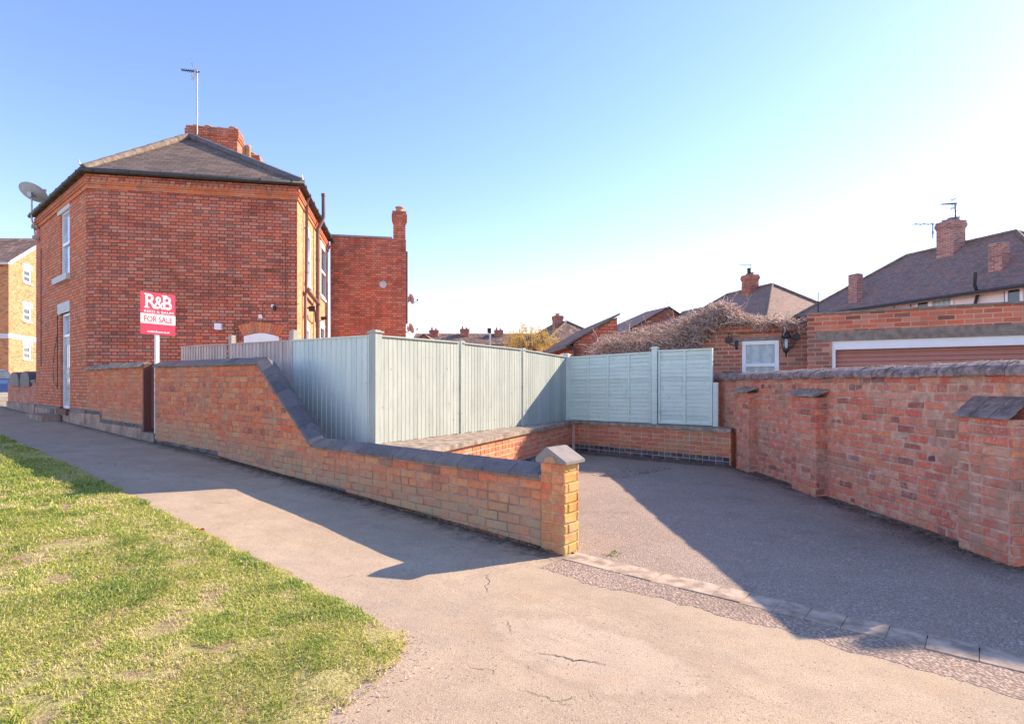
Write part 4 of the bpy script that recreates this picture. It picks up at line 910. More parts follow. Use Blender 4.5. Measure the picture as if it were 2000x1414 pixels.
# ------------------------------------------------------------------ dishes, aerials
def dish(name, label, c, r, axis, armdir, pole, group=None, mat='dish'):
    o = thing(name, label, 'satellite dish', tuple(pole[-1]), group); A = np.array(axis, float); A /= np.linalg.norm(A); c = np.array(c, float)
    mb = MB(); prof = [(r*k, .18*r*k*k*1.6) for k in (0.02, .25, .5, .75, 1)]; mb.lathe(c, prof+[(r*1.02, .29*r), (r*1.0, .30*r)]+[(r*k, .18*r*k*k*1.6+.012) for k in (.75, .5, .25, .02)], 28, A); build('reflector', mb, MAT[mat], o)
    mb = MB(); ad = np.array(armdir, float); ad /= np.linalg.norm(ad); mb.tube([c-A*.02, c+ad*r*.9+A*r*.3, c+ad*r*.55+A*r*1.3], .012, 6); mb.tube([c+ad*r*.55+A*r*1.3, c+ad*r*.45+A*r*1.12], .035, 8); build('feed_arm', mb, MAT['black'], o)
    mb = MB(); mb.tube(pole, .022, 8); mb.cbox(c-A*.06+np.array((0, 0, -.05)), (.12, .12, .14)); build('mount_pole', mb, MAT['galv'], o)
    return o
dc = v3(-938/F*16.95, 16.95, H+(HY-380)/F*16.95)
p1 = LP.at(LP.t(77), .1, LP.hit(77, 466)[1]); p2 = LP.at(LP.t(77), .12, LP.hit(77, 445)[1])
px_ = v3(dc[0]-.03, dc[1], dc[2]-.9)
dsh = dish('satellite_dish', 'large grey satellite dish on a cranked pole at the far eaves corner', dc, .36, (-.02, .63, .87), (.3, .5, -.4), [dc+(0, 0, .12), dc+(-.0, 0, -.75), dc+(.03, 0, -.86), dc+(.12, -.05, -.9), p2+(0, 0, .02), p2, p1])
for p in (p1, p2): mb = MB(); mb.cbox(p+(0, 0, -.05), (.14, .14, .1), (1, -1)); build('wall_bracket', mb, MAT['galv'], dsh)
q = WP.at(WL_, 0)
for (py, bk, lab) in ((586, .7, 'upper small dish on the far side of the rear wing wall'), (641, 1.1, 'lower small dish on the far side of the rear wing wall')):
    z = H+(HY-py)/F*21.6; c = v3(q[0]+bd[0]*bk+.16, q[1]+bd[1]*bk, z)
    dish('satellite_dish', 'grey ' + lab, c, .20, (.75, .55, .3), (.4, .1, -.5), [c+(0, 0, -.05), c+(-.1, 0, -.12), c+(-.22, 0, -.12)], 'small dishes on the rear wing')
def aerial(name, label, base, h, boom, blen, mat='galv', folded=True, n=9, r=.018, thick=1.5):
    o = thing(name, label, 'aerial', tuple(base)); base = np.array(base, float); top = base+(0, 0, h); b = np.array(boom, float); b /= np.linalg.norm(b)
    mb = MB(); mb.tube([base, top], r, 8)
    for z in lin(.2, h-.4, 4): mb.tube([base+(0, 0, z), base+(0, 0, z+.04)], r*1.4, 8)
    build('mast', mb, MAT[mat], o)
    a0 = top+(0, 0, -.03)-b*.08; a1 = a0+b*blen; sd_ = np.cross(b, (0, 0, 1)); sd_ /= np.linalg.norm(sd_)
    mb = MB(); mb.tube([a0, a1], .012*thick, 6)
    for i in range(n): p = a0+(a1-a0)*(.2+.8*i/(n-1)); l = .13-.005*i; mb.tube([p-sd_*l, p+sd_*l], .007*thick, 4)
    build('boom', mb, MAT['black'], o)
    if folded:
        mb = MB()
        for s_ in (1, -1):
            for k in lin(-.12, .12, 5): mb.tube([a0+b*.1+sd_*k, a0-b*.02+b*.28*0+sd_*k+np.array((b[0]*.25*(1), b[1]*.25, s_*.42))*np.array((1, 1, .75))], .006*thick, 4)
            mb.tube([a0+b*.22-sd_*.14+(0, 0, s_*.2), a0+b*.22+sd_*.14+(0, 0, s_*.2)], .007*thick, 4)
        build('reflector', mb, MAT['galv'], o)
    return o
ab = v3(-615/F*18.2, 18.2, H+(HY-268)/F*18.2)
aerial('tv_aerial', 'tall thin TV aerial on the main chimney of the corner house', ab, (268-139)/F*18.2, (-1, -.35, -.05), .52)

# terraced house behind with its stacks
ter = thing('terraced_house', 'attached brick terrace house behind the corner house, only its far chimneys showing', 'house', (-12, 23, .4))
mb = MB(); bk = np.array((-.53, .85, 0)); a_ = np.array((*LP.at(FT1+.05, 0)[:2], 0)); b_ = np.array((*SP.at(5.9, -.6)[:2], 0)); off = np.array((-.6, .9, 0))*5
for z0, z1 in ((0, 6.3),): mb.prism([tuple(a_[:2]+bk[:2]*.1), tuple(b_[:2]+(-.3, .2)), tuple((b_+off)[:2]), tuple((a_+off)[:2])], z0, z1)
build('wall', mb, MAT['wing'], ter)
mb = MB(); a2, b2 = a_+bk*.05, b_+(-.3, .2, 0); m1 = (a2+b2)/2; m2 = m1+off; z_ = np.array((0, 0, 6.3)); zr = np.array((0, 0, 8.2))
mb.poly([a2+z_, m1+zr, m2+zr, a2+off+z_]); mb.poly([b2+z_, b2+off+z_, m2+zr, m1+zr]); mb.poly([a2+z_, b2+z_, m1+zr]); build('roof', mb, MAT['slate'], ter)
s2 = np.array((-(1000-489)/F*21.2, 21.2)); ch2 = stack(ter, s2, (.72, .5), 7, H+(HY-308)/F*21.2, cd, 'wing', [(.05, 0, .16)], potr=.13)
for x in (477, 485): p = MB(); c = v3((x-1000)/F*20.6, 20.6, H+(HY-312)/F*20.6); p.lathe(c, [(.085, -.6), (.085, .42), (.095, .44), (.095, .5), (.07, .5)], 14); build('tall_chimney_pot', p, MAT['terracotta'], ter)

# ------------------------------------------------------------------ estate agent's board
sg = thing('for_sale_board', 'red and white FOR SALE board on a white post beside the narrow brown gate', 'sign', (-6.777, 10.749, .2))
bp = Plane((-6.777-.479*.315, 10.749-.878*.315), (.479, .878), n=(.878, -.479)); zb0 = H+(HY-654)/F*10.75; zb1 = H+(HY-573)/F*10.75; bw = .64
mb = MB(); pbox(mb, bp, .285, .345, .2, zb0+.3, -.033, .028); build('post', mb, MAT['signwhite'], sg)
mb = MB(); pbox(mb, bp, 0, bw, zb0, zb1, .032, .040); bd_ = build('panel', mb, MAT['red'], sg)
hh = zb1-zb0; mb = MB(); pbox(mb, bp, 0, bw, zb0+hh*.255, zb0+hh*.485, .036, .0425); build('white_band', mb, MAT['signwhite'], sg)
def text(s, size, t, z, mat, out, parent, w=None, bold=0., name='lettering'):
    cu = bpy.data.curves.new('t', 'FONT'); cu.body = s; cu.size = size; cu.align_x = 'CENTER'; cu.extrude = .001; cu.offset = bold
    ob = bpy.data.objects.new('t', cu); COL.objects.link(ob); dg = bpy.context.evaluated_depsgraph_get(); me = bpy.data.meshes.new_from_object(ob.evaluated_get(dg)); bpy.data.objects.remove(ob)
    V = np.array([v.co[:] for v in me.vertices]); ww = V[:, 0].max()-V[:, 0].min(); k = (w/ww) if w else 1
    for v in me.vertices:
        p = bp.at(t+v.co.x*k, out+v.co.z, z+v.co.y); v.co = Vector(p-WL[parent.name])
    me.materials.clear(); o = finish(me, name, mat, parent, None); return o
text('R', hh*.48, .165, zb0+hh*.625, MAT['signwhite'], .0425, sg, .19, .004); text('&', hh*.42, .325, zb0+hh*.625, MAT['signwhite'], .0435, sg, .17, .003); text('B', hh*.45, .48, zb0+hh*.625, MAT['signwhite'], .0425, sg, .17, .004)
for t in (.105, .43):
    for z in (zb0+hh*.627, zb0+hh*.945): mb = MB(); pbox(mb, bp, t-.045, t+.05, z-.006, z+.010, .041, .0435); build('serif', mb, MAT['signwhite'], sg)
text('REED & BAUM', hh*.08, bw/2+.01, zb0+hh*.515, MAT['signwhite'], .0425, sg, .54, .0)
fs = text('FOR SALE', hh*.19, bw/2, zb0+hh*.30, plain('sign_lettering_red', (.40, .03, .05), .5), .0445, sg, .52, .0025)
text('reedandbaum.co.uk', hh*.07, bw/2, zb0+hh*.045, MAT['signwhite'], .0425, sg, .42, .0005)

# ================================================================== TEAL FENCE
FC = (-1.81, 7.5); FA = Plane(FC, LD, n=-LN); FB = Plane(FC, (.527, .85), n=(.85, -.527)); FE = np.array(FB.at(5.72, 0)[:2])
def fence_run(o, label, pl, t0, t1, top, zbot, mat, bw=.125, seed=0, step=.011):
    rd = random.Random(seed)
    mb = MB(); t = t0
    while t < t1-.01:
        e = min(t+bw, t1); mb.cur = (rd.random(), 0, rd.random()); z0 = zbot+rd.uniform(0, .01)
        a, b = pl.at(t, .003+step, z0), pl.at(e+.008, .003, z0)
        mb.extr([a, b, b-np.array((*pl.n, 0))*.012, a-np.array((*pl.n, 0))*.014], (0, 0, 1)); n = len(mb.v)
        for i, tt in ((4, t), (5, e), (6, e), (7, t)): v = mb.v[n-8+i]; mb.v[n-8+i] = (v[0], v[1], top(tt)-.03+rd.uniform(-.002, .002))
        t += bw
    p = build('board_panel', mb, MAT[mat], o); p['label'] = label
    mb = MB(); mb.cur = (rd.random(), 0, .5); a, b = pl.at(t0, .03, top(t0)-.03), pl.at(t1, .03, top(t1)-.03); nn = np.array((*pl.n, 0))
    mb.extr([a, b, b+(0, 0, .02), a+(0, 0, .02)], -nn*.06); build('capping_rail', mb, MAT[mat], p)
    for f in (.15, .5, .85): mb = MB(); z = zbot+(top((t0+t1)/2)-zbot)*f; pbox(mb, pl, t0, t1, z-.03, z+.03, -.055, -.018); build('back_rail', mb, MAT[mat], p)
def fpost(o, label, pl, t, z0, z1, mat, w=.095, o0=-.06, o1=.035, cap=None):
    mb = MB(); mb.cur = (.6, 0, .4); pbox(mb, pl, t-w/2, t+w/2, z0, z1, o0, o1); p = build('post', mb, MAT[mat], o)
    if label: p['label'] = label
    if cap: mb = MB(); mb.cur = (.9, 0, .4); pbox(mb, pl, t-w/2-.02, t+w/2+.02, z1, z1+.018, o0-.02, o1+.02); pbox(mb, pl, t-w/2+.01, t+w/2-.01, z1+.018, z1+.032, o0+.01, o1-.01); build('post_cap', mb, MAT[mat], p)
atop = lambda t: 2.05 + .019*t
tf = thing('board_fence', 'teal vertical board fence left of the corner post, rising behind the ramped coping', 'fence', tuple(FA.at(1.1, 0, .35)))
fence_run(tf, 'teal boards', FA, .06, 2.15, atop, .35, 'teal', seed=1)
gf = thing('board_fence', 'weathered grey vertical board fence with two taller pale posts, behind the high wall', 'fence', tuple(FA.at(4.5, 0, .35)))
fence_run(gf, 'grey boards next to the teal fence', FA, 2.34, 4.40, atop, .35, 'greywood', .13, 2, step=.02)
fence_run(gf, 'grey boards at the far left end', FA, 4.54, 6.75, atop, .35, 'greywood', .13, 3, step=.02)
fpost(gf, 'pale sawn post where the grey boards meet the teal ones', FA, 2.245, .3, 2.24, 'post', .13, -.10, -.02)
fpost(gf, 'pale sawn post in the middle of the grey boards', FA, 4.47, .3, 2.28, 'post', .12, -.10, -.02)
fpost(gf, 'dark weathered face board', FA, 2.245, .3, 2.08, 'greywood', .17, -.018, .02)
pf = thing('board_fence', 'pale sunlit close-boarded fence of three panels along the driveway, half shaded at its inner end', 'fence', tuple(FB.at(2.8, 0, .585)))
fpost(pf, 'capped corner post', FB, .0, .45, 2.07, 'teal_sunlit', .12, -.07, .05, cap=True)
btop = lambda t: float(np.interp(t, [0, 1.85, 1.9, 3.8, 3.85, 5.72], [2.05, 2.07, 2.065, 2.055, 2.05, 1.985]))
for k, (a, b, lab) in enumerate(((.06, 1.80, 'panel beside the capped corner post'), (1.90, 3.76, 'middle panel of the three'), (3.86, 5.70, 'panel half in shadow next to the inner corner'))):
    fence_run(pf, lab, FB, a, b, btop, .585, 'teal_sunlit', .085, 10+k, step=.0035)
for a in (1.87, 3.83): fpost(pf, None, FB, a+.03, .58, btop(a)+.015, 'teal_sunlit', .10, -.08, .018)
# lap-panel fence across the back
FCe = np.array((3.80, 10.6)); FCp = Plane(FE, FCe-FE)
lf_ = thing('lap_panel_fence', 'teal lap panel fence of two panels across the back of the driveway', 'fence', tuple(FCp.at(1.5, 0, .6)))
def lap_panel(label, t0, t1, z0, za, zb, secs):
    rd = random.Random(int(t0*10)); mb = MB(); n = 17
    for i in range(n):
        f0, f1 = i/n, (i+1)/n; mb.cur = (rd.random(), 0, rd.random())
        def zz(t, f): return z0+.02+((za if t == t0 else zb)-z0-.05)*f
        st = 10; P0 = []; P1 = []
        for j in range(st+1): f = j/st; w_ = rd.uniform(-.003, .003); P0.append(FCp.at(t0+(t1-t0)*f, .014, zz(t0, f0)*(1-f)+zz(t1, f0)*f+w_-.010)); P1.append(FCp.at(t0+(t1-t0)*f, -.004, zz(t0, f1)*(1-f)+zz(t1, f1)*f))
        for j in range(st): mb.quad(P0[j], P0[j+1], P1[j+1], P1[j])
        for j in range(st): nn = np.array((*FCp.n, 0))*.018; mb.quad(P0[j]-nn, P0[j+1]-nn, P0[j+1], P0[j])
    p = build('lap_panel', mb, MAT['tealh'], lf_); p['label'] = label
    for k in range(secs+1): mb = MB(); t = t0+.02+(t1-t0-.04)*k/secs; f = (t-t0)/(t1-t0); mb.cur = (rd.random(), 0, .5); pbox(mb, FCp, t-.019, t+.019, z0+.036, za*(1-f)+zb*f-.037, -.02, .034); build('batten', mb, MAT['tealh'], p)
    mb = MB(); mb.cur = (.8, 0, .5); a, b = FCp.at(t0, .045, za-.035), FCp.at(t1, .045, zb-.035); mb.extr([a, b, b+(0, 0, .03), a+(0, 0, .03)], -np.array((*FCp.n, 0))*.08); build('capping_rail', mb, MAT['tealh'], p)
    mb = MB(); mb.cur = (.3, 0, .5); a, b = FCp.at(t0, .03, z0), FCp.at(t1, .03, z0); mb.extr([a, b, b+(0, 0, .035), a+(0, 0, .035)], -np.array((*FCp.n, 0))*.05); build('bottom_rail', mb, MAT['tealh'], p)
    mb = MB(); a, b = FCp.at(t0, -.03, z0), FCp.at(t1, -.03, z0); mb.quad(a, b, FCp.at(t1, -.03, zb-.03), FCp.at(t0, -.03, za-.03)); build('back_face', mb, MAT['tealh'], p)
LC = float(np.linalg.norm(FCe-FE)); tp = FCp.t(1279.5)
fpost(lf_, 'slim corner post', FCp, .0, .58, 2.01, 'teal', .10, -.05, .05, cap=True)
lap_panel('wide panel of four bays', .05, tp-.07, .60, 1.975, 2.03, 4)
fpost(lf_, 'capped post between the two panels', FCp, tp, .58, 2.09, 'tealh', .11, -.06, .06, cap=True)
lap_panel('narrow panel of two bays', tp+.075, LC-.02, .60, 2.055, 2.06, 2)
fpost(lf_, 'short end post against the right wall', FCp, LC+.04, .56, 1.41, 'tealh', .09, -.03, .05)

# ================================================================== LOW INNER WALL WITH WIDE CONCRETE COPING
low = thing('low_wall', 'low brick retaining wall with wide concrete coping under the teal fence', 'wall', (1.3, 12.2, 0))
WB = Plane((-1.29, 6.33), (.411, .912), n=(.912, -.411)); lenB = float(np.linalg.norm(np.array((1.35, 12.2))-np.array((-1.29, 6.33))))
WC = Plane((1.35, 12.2), np.array((3.84, 9.93))-np.array((1.35, 12.2))); lenC = float(np.linalg.norm(np.array((3.84, 9.93))-np.array((1.35, 12.2))))
kb = lambda t, z: 1 if z < .09 else 0
mb = MB(); brick_run(mb, WB, 0, lenB, -.2, .52, 'garden', 21, kb, out0=-.05, jit=.002); brick_run(mb, WC, -.03, lenC, -.2, .52, 'garden', 22, kb, out0=-.05, jit=.002)
WCe = Plane(WC.at(lenC, -.05)[:2], -WC.n, n=WC.d); brick_run(mb, WCe, 0, .4, -.2, .52, 'stretcher', 23)
build('brick_face', mb, MAT['lowbrick'], low)
mb = MB(); core(mb, WB, [(0, .52), (lenB, .52)], -.3, .26, -.058); core(mb, WC, [(-.2, .52), (lenC-.01, .52)], -.3, .4, -.058); build('mortar_core', mb, MAT['mortarp'], low)
mb = MB(); A0 = WB.at(0, .0)[:2]; A1 = np.array((1.35, 12.2)); fb = lambda t: FB.at(t, -.03)[:2]
mb.prism([tuple(A0), tuple(A1), tuple(fb(5.75)), tuple(fb(0)), tuple(FA.at(.6, -.03)[:2])], .52, .585)
mb.prism([tuple(A1+(.003, 0)), tuple(WC.at(lenC+.02, 0)[:2]), (4.0, 10.2), (3.9, 10.62), tuple(fb(5.75))], .523, .588)
build('coping_slab', mb, MAT['coping'], low)
mb = MB(); mb.prism([tuple(WB.at(.1, -.35)[:2]), tuple(WB.at(lenB-.4, -.3)[:2]), tuple(fb(5.4)), tuple(fb(0)), tuple(FA.at(6.5, -.1)[:2]), tuple(FA.at(6.5, .5)[:2])], -.3, .34); build('bank_soil', mb, MAT['soil'], kind='structure')

# ================================================================== RIGHT BOUNDARY WALL
rw = thing('brick_wall', 'old patched red brick boundary wall with buttresses along the right side of the driveway', 'wall', (4.1, 7.5, 0))
RWp = Plane((4.0, 11.2), (0, -1), n=(-1, 0)); RL = 11.2-4.27; RT = 1.47
mb = MB(); brick_run(mb, RWp, 0, RL, -.3, RT, 'garden', 31, lambda t, z: .6 if random.random() < .03 else 0, z00=-.02, jit=.006, randlen=.06, gap=.017)
RE = Plane((4.0, 4.27), (1, 0), n=(0, -1)); brick_run(mb, RE, 0, .23, -.3, RT, 'stretcher', 32, z00=-.02, jit=.005, gap=.015)
build('brick_face', mb, MAT['oldbrick'], rw)
mb = MB(); core(mb, RWp, [(0, RT), (RL, RT)], -.4, .24, -.005); build('mortar_core', mb, MAT['mortar2'], rw)
for k, (z1, z0, top) in enumerate(((9.67, 9.19, 1.24), (7.77, 7.15, 1.22), (4.87, 4.33, 1.12))):
    pr_ = .15; ta, tb = 11.2-z1, 11.2-z0; mb = MB()
    brick_run(mb, RWp, ta, tb, -.3, top, 'flemish', 40+k, out0=pr_, z00=-.02, jit=.006, gap=.015, dep=.03)
    e = Plane((4.0-pr_, z0), (1, 0), n=(0, -1)); brick_run(mb, e, 0, pr_, -.3, top, 'header', 45+k, z00=-.02, jit=.005, gap=.015)
    e = Plane((4.0-pr_, z1), (1, 0), n=(0, 1)); brick_run(mb, e, 0, pr_, -.3, top, 'header', 49+k, z00=-.02)
    bt = build('buttress', mb, MAT['oldbrick'], rw)
    mb = MB(); pbox(mb, RWp, ta+.01, tb-.01, -.4, top-.005, -.01, pr_-.007); build('buttress_mortar', mb, MAT['mortar2'], bt)
    if k < 2:
        mb = MB(); rd = random.Random(k)
        for q in range(3):
            mb.cur = (rd.random(), 0, .5); a0 = ta-.06+(tb-ta+.12)*q/3; a1 = ta-.06+(tb-ta+.12)*(q+1)/3-.01
            P = [RWp.at(a, o, z) for a, o, z in ((a0, pr_+.05, top-.0+rd.uniform(0, .01)), (a1, pr_+.05, top+rd.uniform(0, .01)), (a1, -.0, top+.075), (a0, -.0, top+.075))]; mb.extr(P, (0, 0, .028))
        build('slate_cap', mb, MAT['coping'], bt)
        N = 140; mb = MB()
        for i in range(N): t = rd.uniform(ta-.04, tb+.04); o = rd.uniform(0, pr_+.03); z = top+.09-.07*o/pr_+.01; p = RWp.at(t, o, z); mb.cur = (rd.random()*.5, 0, 0); mb.poly([p+(rd.uniform(-.012, .012), rd.uniform(-.012, .012), 0), p+(rd.uniform(-.012, .012), rd.uniform(-.012, .012), 0), p+(rd.uniform(-.02, .02), rd.uniform(-.02, .02), rd.uniform(.01, .035))])
        build('moss', mb, MAT['stems'], bt)
    else:
        mb = MB(); rd = random.Random(9)
        for r_ in range(3):
            for q in range(3):
                f0, f1 = r_/3, (r_+1)/3; a0 = ta-.01+(tb-ta+.02)*q/3; a1 = a0+(tb-ta+.02)/3-.008; mb.cur = (rd.random(), 0, rd.random())
                o0, o1 = pr_+.025-(pr_+.025)*f0, pr_+.025-(pr_+.025)*f1; z0_, z1_ = top-.005+.16*f0, top-.005+.16*f1
                mb.extr([RWp.at(a0, o0+.012, z0_), RWp.at(a1, o0+.012, z0_), RWp.at(a1, o1, z1_), RWp.at(a0, o1, z1_)], (.012, 0, .022))
        build('tile_cap', mb, plain('worn_cap_tile', (.22, .17, .16), .8, .3, var=.35, sc=12, bump=.6), bt)
mb = MB(); rd = random.Random(4); coping_sweep(mb, RWp, [(-.0, RT), (RL+.0, RT)], [(.055, -.01), (.06, .035), (.035, .075), (-.03, .105), (-.12, .115), (-.21, .10), (-.28, .06), (-.29, -.01)], .235, 7, gap=.007, jit=.007)
build('coping', mb, plain('pitted_blue_coping', (.26, .20, .19), .8, .3, var=.5, sc=14, bump=1., bsc=45), rw)
mb = MB(); 
for i in range(1500):
    t = rd.uniform(0, RL); a = rd.uniform(0, 1); o, z = .06-.16*a, RT+.04+.085*math.sin(a*1.57); p = RWp.at(t, o, z); s = rd.uniform(.004, .011)*(1.0 if t > 3.2 else .7); mb.cur = (rd.uniform(.2, .9), 0, 0)
    for q in range(1):
        c = [p+np.array((rd.uniform(-s, s)*.9, rd.uniform(-s, s)*1.6, rd.uniform(-.3*s, s))) for _ in range(5)]; mb.poly([c[0], c[1], c[2]]); mb.poly([c[0], c[2], c[3]]); mb.poly([c[1], c[3], c[4]])
build('moss', mb, MAT['stems'], rw)

# ================================================================== GARAGE
gar = thing('garage', 'flat roofed brown brick garage with brown roller door behind the right wall', 'garage', (6.5, 11, 0))
GD = np.array((.855, -.518)); GW = Plane((.5245*11.1, 11.1), GD, n=(-.518, -.855)); GF = Plane((.5245*10.85, 10.85), GD, n=(-.518, -.855))
gtl = GW.hit(1440, 627)[1]; gtr = GF.hit(1577, 612)[1]; print('garage top', gtl, gtr)
t_l = -5.2; wa, wb = GW.t(1449.5), GW.t(1521.5); wz0_, wz1_ = GW.hit(1485, 760)[1], GW.hit(1485, 666)[1]
GWT = 2.63
t_m = GW.t(1352); t_l = GW.t(1178)
mb = MB(); wallgrid(mb, GW, t_m, .0, -.2, GWT-.03, [(wa, wb, wz0_, wz1_)]); wallgrid(mb, GW, t_l, t_m, -.2, 2.3); build('side_room_wall', mb, MAT['garage'], gar)
dl = GF.t(1624.5); dz1_ = GF.hit(1700, 664)[1]; gl_t = 7.5; GFT = 2.73
mb = MB(); wallgrid(mb, GF, 0, dl, -.2, 2.18); e = GF.at(0, 0); e2_ = GW.at(0, 0)
lz0, lz1 = GF.hit(1700, 664)[1], GF.hit(1700, 644)[1]; print('lintel', lz0, lz1)
mb = MB(); wallgrid(mb, GF, 0, dl, -.2, lz1); mb.quad(e, e2_-(0, 0, 0), e2_+(0, 0, GFT-.04), e+(0, 0, GFT-.04)); build('front_pier', mb, MAT['garage'], gar)
mb = MB(); wallgrid(mb, GF, 0, gl_t, lz1, GFT-.03); wallgrid(mb, GF, dl+4.9, gl_t, -.2, lz1); build('front_wall', mb, MAT['garage_red'], gar)
mb = MB(); pbox(mb, GF, dl-.25, gl_t-.6, lz0, lz1, -.1, .012); build('lintel', mb, MAT['concrete'], gar)
fz = GF.hit(1700, 681)[1]
mb = MB(); pbox(mb, GF, dl, dl+4.9, fz, lz0, -.12, -.03); pbox(mb, GF, dl, dl+.06, 0, fz, -.12, -.03); build('door_frame', mb, MAT['white'], gar)
mb = MB(); z = fz; n = Plane(GF.p, GF.d, n=GF.n)
while z > -.1:
    for (a, b, oa, ob) in ((0, .025, -.17, -.15), (.025, .05, -.15, -.145), (.05, .075, -.145, -.17)):
        mb.quad(GF.at(dl+.06, oa, z-a), GF.at(dl+4.9, oa, z-a), GF.at(dl+4.9, ob, z-b), GF.at(dl+.06, ob, z-b))
    mb.quad(GF.at(dl+.06, -.17, z-.075), GF.at(dl+4.9, -.17, z-.075), GF.at(dl+4.9, -.17, z-.083), GF.at(dl+.06, -.17, z-.083))
    z -= .083
build('roller_door', mb, MAT['rust'], gar)
mb = MB(); bk = np.array((.518, .855))*6
for (pl, ta, tb, zt) in ((GW, t_l, t_m, 2.33), (GW, t_m, 0, GWT), (GF, 0, gl_t, GFT)):
    a, b = pl.at(ta, .04)[:2], pl.at(tb, .04)[:2]; mb.prism([tuple(a), tuple(b), tuple(b+bk), tuple(a+bk)], zt-.03, zt+.01)
build('roof', mb, MAT['concrete'], gar)
mb = MB(); a = GW.at(t_l, 0)[:2]; b = GF.at(gl_t, 0)[:2]
for p, h_ in ((a, 2.3), (b, 2.6), (GW.at(t_m, 0)[:2], 2.6)): mb.quad((*p, -.2), (*(p+bk), -.2), (*(p+bk), h_), (*p, h_))
mb.quad((*(a+bk), -.2), (*(b+bk), -.2), (*(b+bk), 2.3), (*(a+bk), 2.3)); build('side_walls', mb, MAT['garage'], gar)
wm = GW.hit(1485, 713)[1]
window(gar, GW, wa, wb, wz0_, wz1_, rev=.05, fw=.075, bars=(wm,), glass='curtain', name='casement_window')
mb = MB(); la, lb = GW.t(1430), GW.t(1530); pbox(mb, GW, la, lb, wz1_, wz1_+.085, -.05, .01); build('window_lintel', mb, MAT['concrete'], gar)
mb = MB(); z = GW.hit(1490, 651)[1]; pbox(mb, GW, GW.t(1444), GW.t(1550), z, z+.025, -.02, .045); build('tile_drip', mb, plain('red_tile_drip', (.20, .06, .05), .6), gar)
# lanterns
def lantern(label, px, py, s, boxpx, full=True):
    t, z = GW.hit(px, py); tb_, zb_ = GW.hit(*boxpx); o = thing('wall_lantern', label, 'lantern', tuple(GW.at(t, .2, z)))
    c = GW.at(t, .16, z); mb = MB(); B = GW.at(tb_, 0, zb_)
    if full:
        mb.lathe(c, [(.0, .30*s), (.012*s, .28*s), (.02*s, .25*s), (.05*s, .23*s), (.085*s, .15*s), (.095*s, .10*s), (.07*s, .10*s)], 8)
        mb.lathe(c, [(.06*s, -.10*s), (.07*s, -.13*s), (.05*s, -.17*s), (.02*s, -.2*s), (.015*s, -.26*s), (.0, -.30*s)], 8)
        for k in range(8): a = k*math.pi/4; mb.tube([c+(.085*s*math.cos(a), .085*s*math.sin(a), .10*s), c+(.095*s*math.cos(a), .095*s*math.sin(a), .02*s), c+(.065*s*math.cos(a), .065*s*math.sin(a), -.11*s)], .006, 4)
    else:
        mb.lathe(c, [(.02*s, .13*s), (.06*s, .10*s), (.07*s, .02*s), (.05*s, -.08*s), (.055*s, -.15*s), (.02*s, -.17*s)], 10)
    build('cage', mb, MAT['black'], o)
    if full:
        mb = MB(); mb.lathe(c, [(.03*s, -.1*s), (.045*s, -.02*s), (.04*s, .06*s), (.02*s, .09*s)], 12); build('glass_globe', mb, MAT['netglass'], o)
    mb = MB(); mb.cbox(B-(0, 0, .05)+np.array((*GW.n, 0))*.03, (.13, .08, .11), GW.d); q = B+np.array((*GW.n, 0))*.08
    mid = (q+c)/2+(0, 0, -.17*s*(1 if full else .5)); mb.tube([q+(0, 0, -.04), (q*.7+mid*.3)+(0, 0, -.05), mid, (mid*.4+c*.6)+(0, 0, -.03), c+(0, 0, -.09*s if full else 0)], .010, 6)
    mb.tube([q+(0, 0, .06), q+(0, 0, .15), (q+c)/2+(0, 0, .14)], .008, 5); build('bracket', mb, MAT['black'], o)
    return o
lantern('black caged lantern with curled bracket right of the garage window', 1537, 671, 1.0, (1556, 659))
lantern('small black lamp on a curled bracket left of the garage window', 1441, 674, .62, (1424, 665), False)

